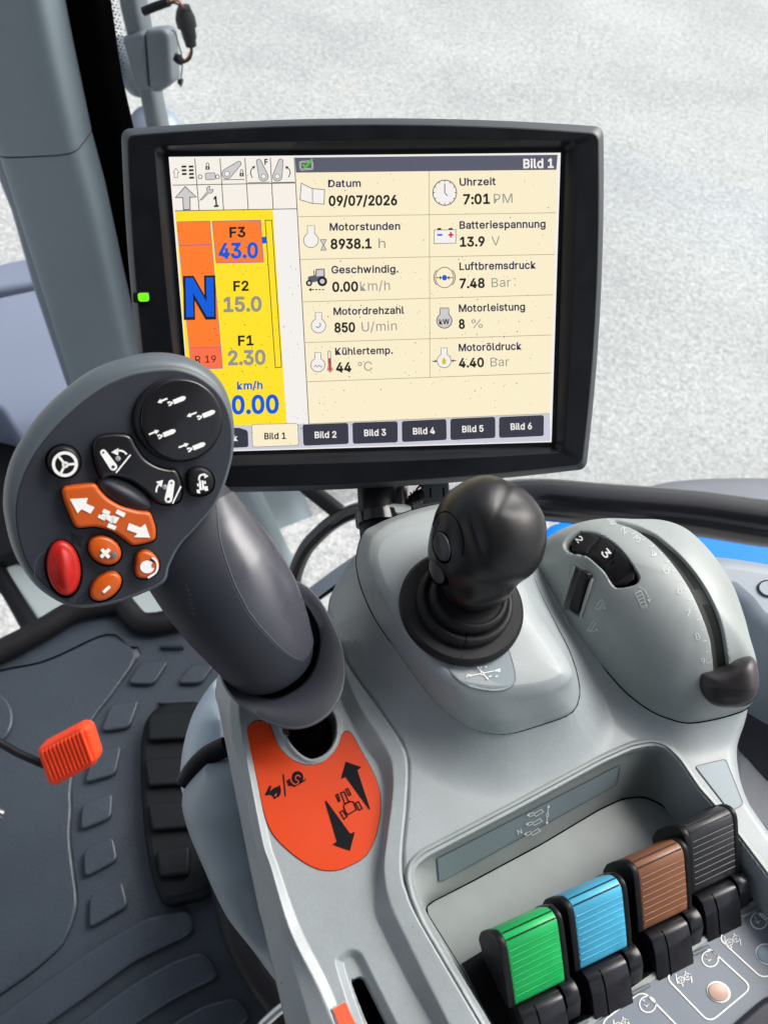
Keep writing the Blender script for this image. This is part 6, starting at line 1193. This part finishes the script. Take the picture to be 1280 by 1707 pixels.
# steering button
mb = MB(); mb.slab(JF, kj(ell(342, 638, 98, 92, 20, 60)), -.002, .0016, VOID, bev=.0004); mb.slab(JF, kj(ell(345, 642, 90, 86, 20, 60)), .0, .0052, BLACKP, bev=.0022, seg=6, dome=.0004); b_ = mb.build('steering_button', head)
q = MB(); s6 = sj(.0059); q.stroke(kj(ell(348, 652, 61, 60, 0, 40)), 5.2, s6, WHITE, True); q.fill(kj(ell(350, 655, 18, 18, 0, 20)), s6, WHITE)
for a in (-5, 118, 232): q.stroke(kj([(350, 655), (350 + 60 * math.cos(math.radians(a)), 655 + 60 * math.sin(math.radians(a)))]), 4.2, s6, WHITE)
q.fill(kj(ell(350, 655, 4, 4, 0, 12)), sj(.0061), BLACKP); q.build('printed_symbol', b_)
# black lift rocker
rkp = kj([(492, 590), (496, 540), (520, 508), (560, 492), (640, 486), (702, 500), (738, 560), (780, 618), (842, 658), (900, 674), (945, 682), (974, 738), (980, 800), (962, 856), (900, 875), (845, 866), (812, 840), (760, 790), (690, 745), (600, 722), (545, 735), (508, 668)])
mb = MB(); mb.slab(JF, cc(rkp, 150), -.002, .0016, VOID, bev=.0004); mb.slab(JF, inset(cc(rkp, 150), 1.6), .0, .0046, BLACKG, bev=.0016, seg=6); b_ = mb.build('lift_rocker', head)
q = MB(); s5 = sj(.0049)
def lift(ax, ay, bx_, by_, g0, g1, arc, hd):
    a, b = np.array([ax, ay], float), np.array([bx_, by_], float); d = nrm(b - a); t0 = math.degrees(math.atan2(d[1], d[0]))
    P = [b + 21 * np.array([math.cos(math.radians(t0 + u)), math.sin(math.radians(t0 + u))]) for u in np.linspace(-90, 90, 10)] + [a + 17 * np.array([math.cos(math.radians(t0 + u)), math.sin(math.radians(t0 + u))]) for u in np.linspace(90, 270, 10)]
    q.fill(kj(P), s5, WHITE); q.fill(kj(ell(bx_, by_, 8, 8, 0, 14)), sj(.0051), BLACKG); q.fill(kj(ell(ax, ay, 5, 5, 0, 12)), sj(.0051), BLACKG)
    q.stroke(kj([g0, g1]), 2.6, s5, WHITE); q.stroke(kj(cc(arc, 14, False)), 3.0, s5, WHITE); q.fill(kj(hd), s5, WHITE)
lift(553, 590, 606, 666, (620, 698), (698, 602), [(678, 600), (660, 584), (640, 580), (622, 584)], [(594, 588), (634, 566), (632, 606)])
lift(916, 752, 900, 838, (922, 862), (966, 770), [(834, 802), (838, 778), (848, 762)], [(872, 736), (834, 746), (862, 776)])
q.build('printed_symbols', b_)
mb = MB()
for x, y in ((630, 622), (880, 774)): mb.lathe(JF.w(JF.loc(kj([(x, y)])[0], .0045), .0045), JF.n, [(.0011, 0), (.0010, .0005), (.0003, .0007)], GREY, 16)
mb.build('pin_dot', b_)
# palm bump
mb = MB(); mb.slab(JF, kj(ell(668, 812, 165, 70, 27, 70)), -.002, .0024, DARKP, bev=.0022, seg=6, dome=.0022); mb.build('finger_rest', head)
# tractor button
mb = MB(); tp_ = cc(kj([(1005, 700), (1030, 672), (1080, 665), (1128, 690), (1150, 740), (1140, 790), (1100, 820), (1050, 826), (1010, 810), (1000, 750)]), 60); mb.slab(JF, tp_, -.002, .0014, VOID, bev=.0003); mb.slab(JF, inset(tp_, 1.4), .0, .0046, BLACKP, bev=.0018, seg=6, dome=.0004); b_ = mb.build('headland_button', head)
q = MB(); s5 = sj(.0052); q.stroke(kj(cc([(1062, 738), (1066, 716), (1082, 708), (1098, 712)], 12, False)), 3.2, s5, WHITE); q.fill(kj([(1114, 716), (1088, 698), (1092, 728)]), s5, WHITE)
for P in ([(1062, 740), (1072, 738), (1078, 790), (1064, 792)], [(1076, 738), (1088, 740), (1092, 788), (1080, 790)], [(1050, 786), (1066, 790), (1070, 808), (1052, 806)], [(1090, 772), (1108, 768), (1112, 792), (1094, 796)], [(1052, 756), (1060, 754), (1062, 770), (1054, 772)], [(1090, 742), (1098, 740), (1100, 756), (1092, 758)]): q.fill(kj(P), s5, WHITE)
q.build('printed_symbol', b_)
# orange direction rocker
orp = kj([(330, 800), (338, 782), (352, 774), (500, 757), (518, 762), (530, 788), (580, 840), (650, 880), (740, 905), (800, 908), (812, 922), (835, 990), (836, 1045), (822, 1066), (722, 1090), (700, 1086), (670, 1060), (620, 1022), (560, 998), (500, 988), (420, 997), (404, 990), (388, 966), (345, 858)])
orp = rs(rc(orp, 7, 3).tolist() + [rc(orp, 7, 3)[0].tolist()], 150, True)
mb = MB(); mb.slab(JF, inset(orp, -1.2), -.002, .0012, VOID, bev=.0003); mb.slab(JF, orp, .0, .0050, ORANGE, bev=.0016, seg=6); b_ = mb.build('direction_rocker', head)
q = MB(); s5 = sj(.0053)
for P in ([(374, 838), (470, 832), (462, 862), (506, 882), (484, 916), (436, 892), (416, 914)], [(802, 1044), (776, 970), (752, 990), (690, 966), (678, 1002), (734, 1022), (716, 1042)]): q.fill(kj(P), s5, WHITE)
for P in ([(545, 908), (556, 890), (592, 906), (582, 924)], [(522, 936), (532, 920), (568, 936), (560, 954)], [(616, 914), (628, 892), (672, 914), (662, 936)], [(572, 988), (582, 966), (624, 984), (614, 1004)], [(540, 928), (550, 914), (600, 930), (640, 936), (618, 970), (584, 956)], [(602, 926), (618, 930), (600, 968), (586, 962)]): q.fill(kj(P), s5, WHITE)
q.build('printed_symbols', b_)
# red oval
rp = ell(343, 1212, 90, 148, -8, 80)
mb = MB(); mb.slab(JF, kj(ell(343, 1212, 100, 157, -8, 80)), -.002, .0012, VOID, bev=.0004); mb.slab(JF, kj(rp), .0, .0038, REDM, bev=.0025, seg=6, dome=.0022); mb.build('red_button', head)
# plus / minus / automatic
for P, rx, ry, rot, nm_, kind_ in (((562, 1116), 92, 72, 28, 'plus_button', '+'), ((568, 1310), 96, 60, -38, 'minus_button', '-')):
    mb = MB(); mb.slab(JF, kj(ell(P[0], P[1], rx + 7, ry + 7, rot, 60)), -.002, .0012, VOID, bev=.0004); mb.slab(JF, kj(ell(P[0], P[1], rx, ry, rot, 60)), .0, .0044, PEDALM if False else ORANGE, bev=.0018, seg=6, dome=.0005); b_ = mb.build(nm_, head)
    q = MB(); s5 = sj(.0052)
    if kind_ == '+':
        q.stroke(kj([(540, 1148), (586, 1106)]), 6, s5, WHITE); q.stroke(kj([(544, 1106), (584, 1150)]), 6, sj(.0053), WHITE)
        mb = MB(); mb.lathe(JF.w(JF.loc(kj([(608, 1136)])[0], .0046), .0046), JF.n, [(.0013, 0), (.0012, .0007), (.0004, .0009)], HOUSE, 16); mb.build('pin_dot', b_)
    else: q.stroke(kj([(552, 1336), (588, 1304)]), 5, s5, WHITE)
    q.build('printed_symbol', b_)
ap_ = cc(kj([(735, 1140), (770, 1118), (815, 1128), (848, 1165), (852, 1210), (825, 1248), (780, 1265), (738, 1258), (724, 1230), (728, 1185)]), 70)
mb = MB(); mb.slab(JF, inset(ap_, -1.5), -.002, .0012, VOID, bev=.0003); mb.slab(JF, ap_, .0, .0044, ORANGE, bev=.0016, seg=6); b_ = mb.build('auto_button', head)
q = MB(); q.fill(kj(ell(787, 1200, 38, 34, 0, 30)), sj(.0047), WHITE); q.fill(kj(ell(822, 1190, 12, 16, 20, 18)), sj(.0048), ORANGE); q.stroke(kj(cc([(812, 1150), (834, 1168), (842, 1200), (830, 1232), (790, 1258)], 16, False)), 3.4, sj(.0049), WHITE); q.fill(kj([(800, 1168), (812, 1146), (836, 1170), (834, 1200), (822, 1176)]), sj(.0048), BLACKP); q.build('printed_symbol', b_)
# embossed marks on the face
q = MB(); sE = sj(.0003)
q.stroke(kj(ell(402, 1046, 14, 12, n=16)), 2.2, sE, BLACKG, True); q.stroke(kj([(384, 1020), (396, 1070), (430, 1090), (436, 1056)]), 2.2, sE, BLACKG); q.fill(kj([(420, 1030), (448, 1040), (436, 1062), (416, 1054)]), sE, BLACKG); q.stroke(kj([(392, 1030), (440, 1088)]), 2.4, sE, BLACKG)
q.stroke(kj([(418, 1390), (424, 1366), (452, 1358), (472, 1378), (440, 1396)]), 1.6, sE, BLACKG, True)
q.stroke(kj(cc([(246, 1112), (205, 1150), (186, 1200), (190, 1260)], 20, False)), 1.0, sE, RIMM); q.build('embossed_mark', head)

# grip below the head
km_ = K(260, 780, 3.048)
Pt = [PD(276, 832, .352), PD(303, 872, .352), PD(341, 927, .354), PD(384, 988, .358), PD(420, 1044, .364), PD(444, 1088, .3695), PD(455, 1112, .374)]
Pt = cc([tuple(p) for p in Pt], 120, False)
Tg = np.gradient(Pt, axis=0); Tg /= np.linalg.norm(Tg, axis=1, keepdims=True)
tt = np.linspace(0, 1, 120)
wx = np.interp(tt, [0, .1, .25, .45, .65, .8, .92, .97, 1], [.024, .0262, .0282, .0292, .0280, .0254, .0228, .0212, .0185]); wz = wx * np.interp(tt, [0, .12, .3, .6, 1], [.45, .62, .78, .92, .98])
for _ in range(3): wx[1:-1] = (wx[:-2] + wx[1:-1] * 2 + wx[2:]) / 4; wz[1:-1] = (wz[:-2] + wz[1:-1] * 2 + wz[2:]) / 4
E1, E2 = [], []
for i in range(120):
    c_ = nrm(CAM - Pt[i]); e1 = nrm(np.cross(Tg[i], c_)); 
    if np.dot(e1, RT) < 0: e1 = -e1
    e2 = np.cross(Tg[i], e1); e2 = e2 if np.dot(e2, c_) > 0 else -e2
    E1.append(e1); E2.append(e2)
E1, E2 = np.array(E1), np.array(E2)
def gp(i, th, off=0.0):
    f = np.clip(i, 0, 119); a = int(f); b = min(a + 1, 119); u = f - a
    P = Pt[a] * (1 - u) + Pt[b] * u; e1 = E1[a] * (1 - u) + E1[b] * u; e2 = E2[a] * (1 - u) + E2[b] * u
    w1 = np.interp(f, range(120), wx) + off; w2_ = np.interp(f, range(120), wz) + off
    return P + e1 * w1 * math.cos(th) + e2 * w2_ * math.sin(th)
R = [np.array([gp(i, t) for t in np.linspace(0, 2 * math.pi, 72, endpoint=False)]) for i in range(0, 120, 2)]
mb = MB(); mb.rings(R, DARKP, cap0=True, cap1=True); grip = mb.build('grip', ch, ang=60)
# glossy insert: right-hand side of the grip behind a curved seam
seam = km_([(300, 175), (306, 250), (312, 330), (325, 400), (342, 470), (365, 540), (392, 605), (425, 670), (462, 735), (505, 798), (560, 862), (610, 912), (660, 950), (700, 972), (742, 986)])
TH = np.linspace(-1.3, 2.9, 220); FI = np.arange(0, 120, 1.0)
tab = np.array([[gp(i, t) for t in TH] for i in FI]); tpx = proj(tab)
vis = []
for p in seam:
    d = np.hypot(tpx[..., 0] - p[0], tpx[..., 1] - p[1]); d[:, TH < 0.05] = 1e9; d[:, TH > 3.0] = 1e9
    i, j = np.unravel_index(np.argmin(d), d.shape); vis.append((FI[i], TH[j]))
vis = sorted(vis); fi = np.array([v[0] for v in vis]); ti = np.array([v[1] for v in vis])
rows = []
for i in np.linspace(fi.min(), fi.max(), 110):
    t1 = np.interp(i, fi, ti); rows.append(np.array([gp(i, t, .0007 * math.sin(math.pi * min(1, (k + .01) / 8) / 2)) for k, t in enumerate(np.linspace(t1, -1.1, 60))]))
mb = MB(); mb.grid(np.array(rows), DARKG); mb.build('grip_insert', grip, ang=70)
mb = MB(); mb.tube([r[1] for r in rows[2:-2]], .00028, RIMM, 6); mb.build('insert_edge', grip)
q = MB(); gb = MB(); gb.rings(R, DARKP); gbb = gb.bvh(); sg = on(gbb, .0003)
for i in range(7): q.stroke(km_([(150 + i * 5, 596 + i * 24), (162 + i * 6 + (i % 3) * 4, 592 + i * 24), (160 + i * 6, 606 + i * 24)]), .9, sg, RIMM)
q.build('worn_lettering', grip)
# flange and stick
zf = ZC + .020
fo = cc(km_([(322, 1002), (328, 1065), (352, 1120), (392, 1172), (440, 1215), (510, 1262), (590, 1302), (680, 1324), (760, 1318), (830, 1288), (890, 1240), (938, 1165), (962, 1070), (960, 960), (935, 860), (885, 750), (830, 660), (770, 600), (700, 570), (600, 600), (450, 750), (350, 900)]), 160)
fi_ = cc(km_([(352, 1042), (400, 1100), (480, 1150), (570, 1178), (650, 1164), (740, 1112), (800, 1035), (830, 935), (832, 845), (800, 760), (745, 690), (660, 680), (520, 760), (400, 900), (345, 980)]), 160)
cf = (470, 1085); fo, fi_ = polar(fo, cf, 200), polar(fi_, cf, 200)
zz = lambda P, z: np.array([PZ(x, y, z) for x, y in P])
mb = MB(); Fo = zz(fo, zf); Cn = PZ(*cf, zf)
mb.rings([Cn + (Fo - Cn) * .55 + [0, 0, -.016], Cn + (Fo - Cn) * .90 + [0, 0, -.0052], Cn + (Fo - Cn) * .985 + [0, 0, -.0030], Fo + [0, 0, -.0012], zz(inset(fo, 1.2), zf), zz(inset(fo, 3.0), zf + .0003), zz(fo * .5 + fi_ * .5, zf - .0006), zz(inset(fi_, -2), zf - .0012), zz(fi_, zf - .0020), zz(inset(fi_, 2.0), zf - .004)], DARKP, mats=[DARKP, DARKP, DARKP, RIMM, RIMM, DARKP, DARKP, DARKP, DARKP])
mb.build('flange', ch, ang=50)
mb = MB(); mb.rings([zz(inset(fi_, 1.5), zf - .0035), zz(inset(fi_, 5), zf - .012), zz(inset(fi_, 20), zf - .018)], VOID, cap1=True); mb.build('boot', ch)
mb = MB(); mb.tube([PZ(505, 1180, zf - .012), PZ(512, 1215, ZC - .012), PZ(514, 1225, ZC - .03)], [.010, .009, .008], VOID, 24); mb.tube([PZ(477, 1222, ZC - .010), PZ(478, 1218, ZC - .004)], .0022, METAL, 10); mb.build('stick', ch)
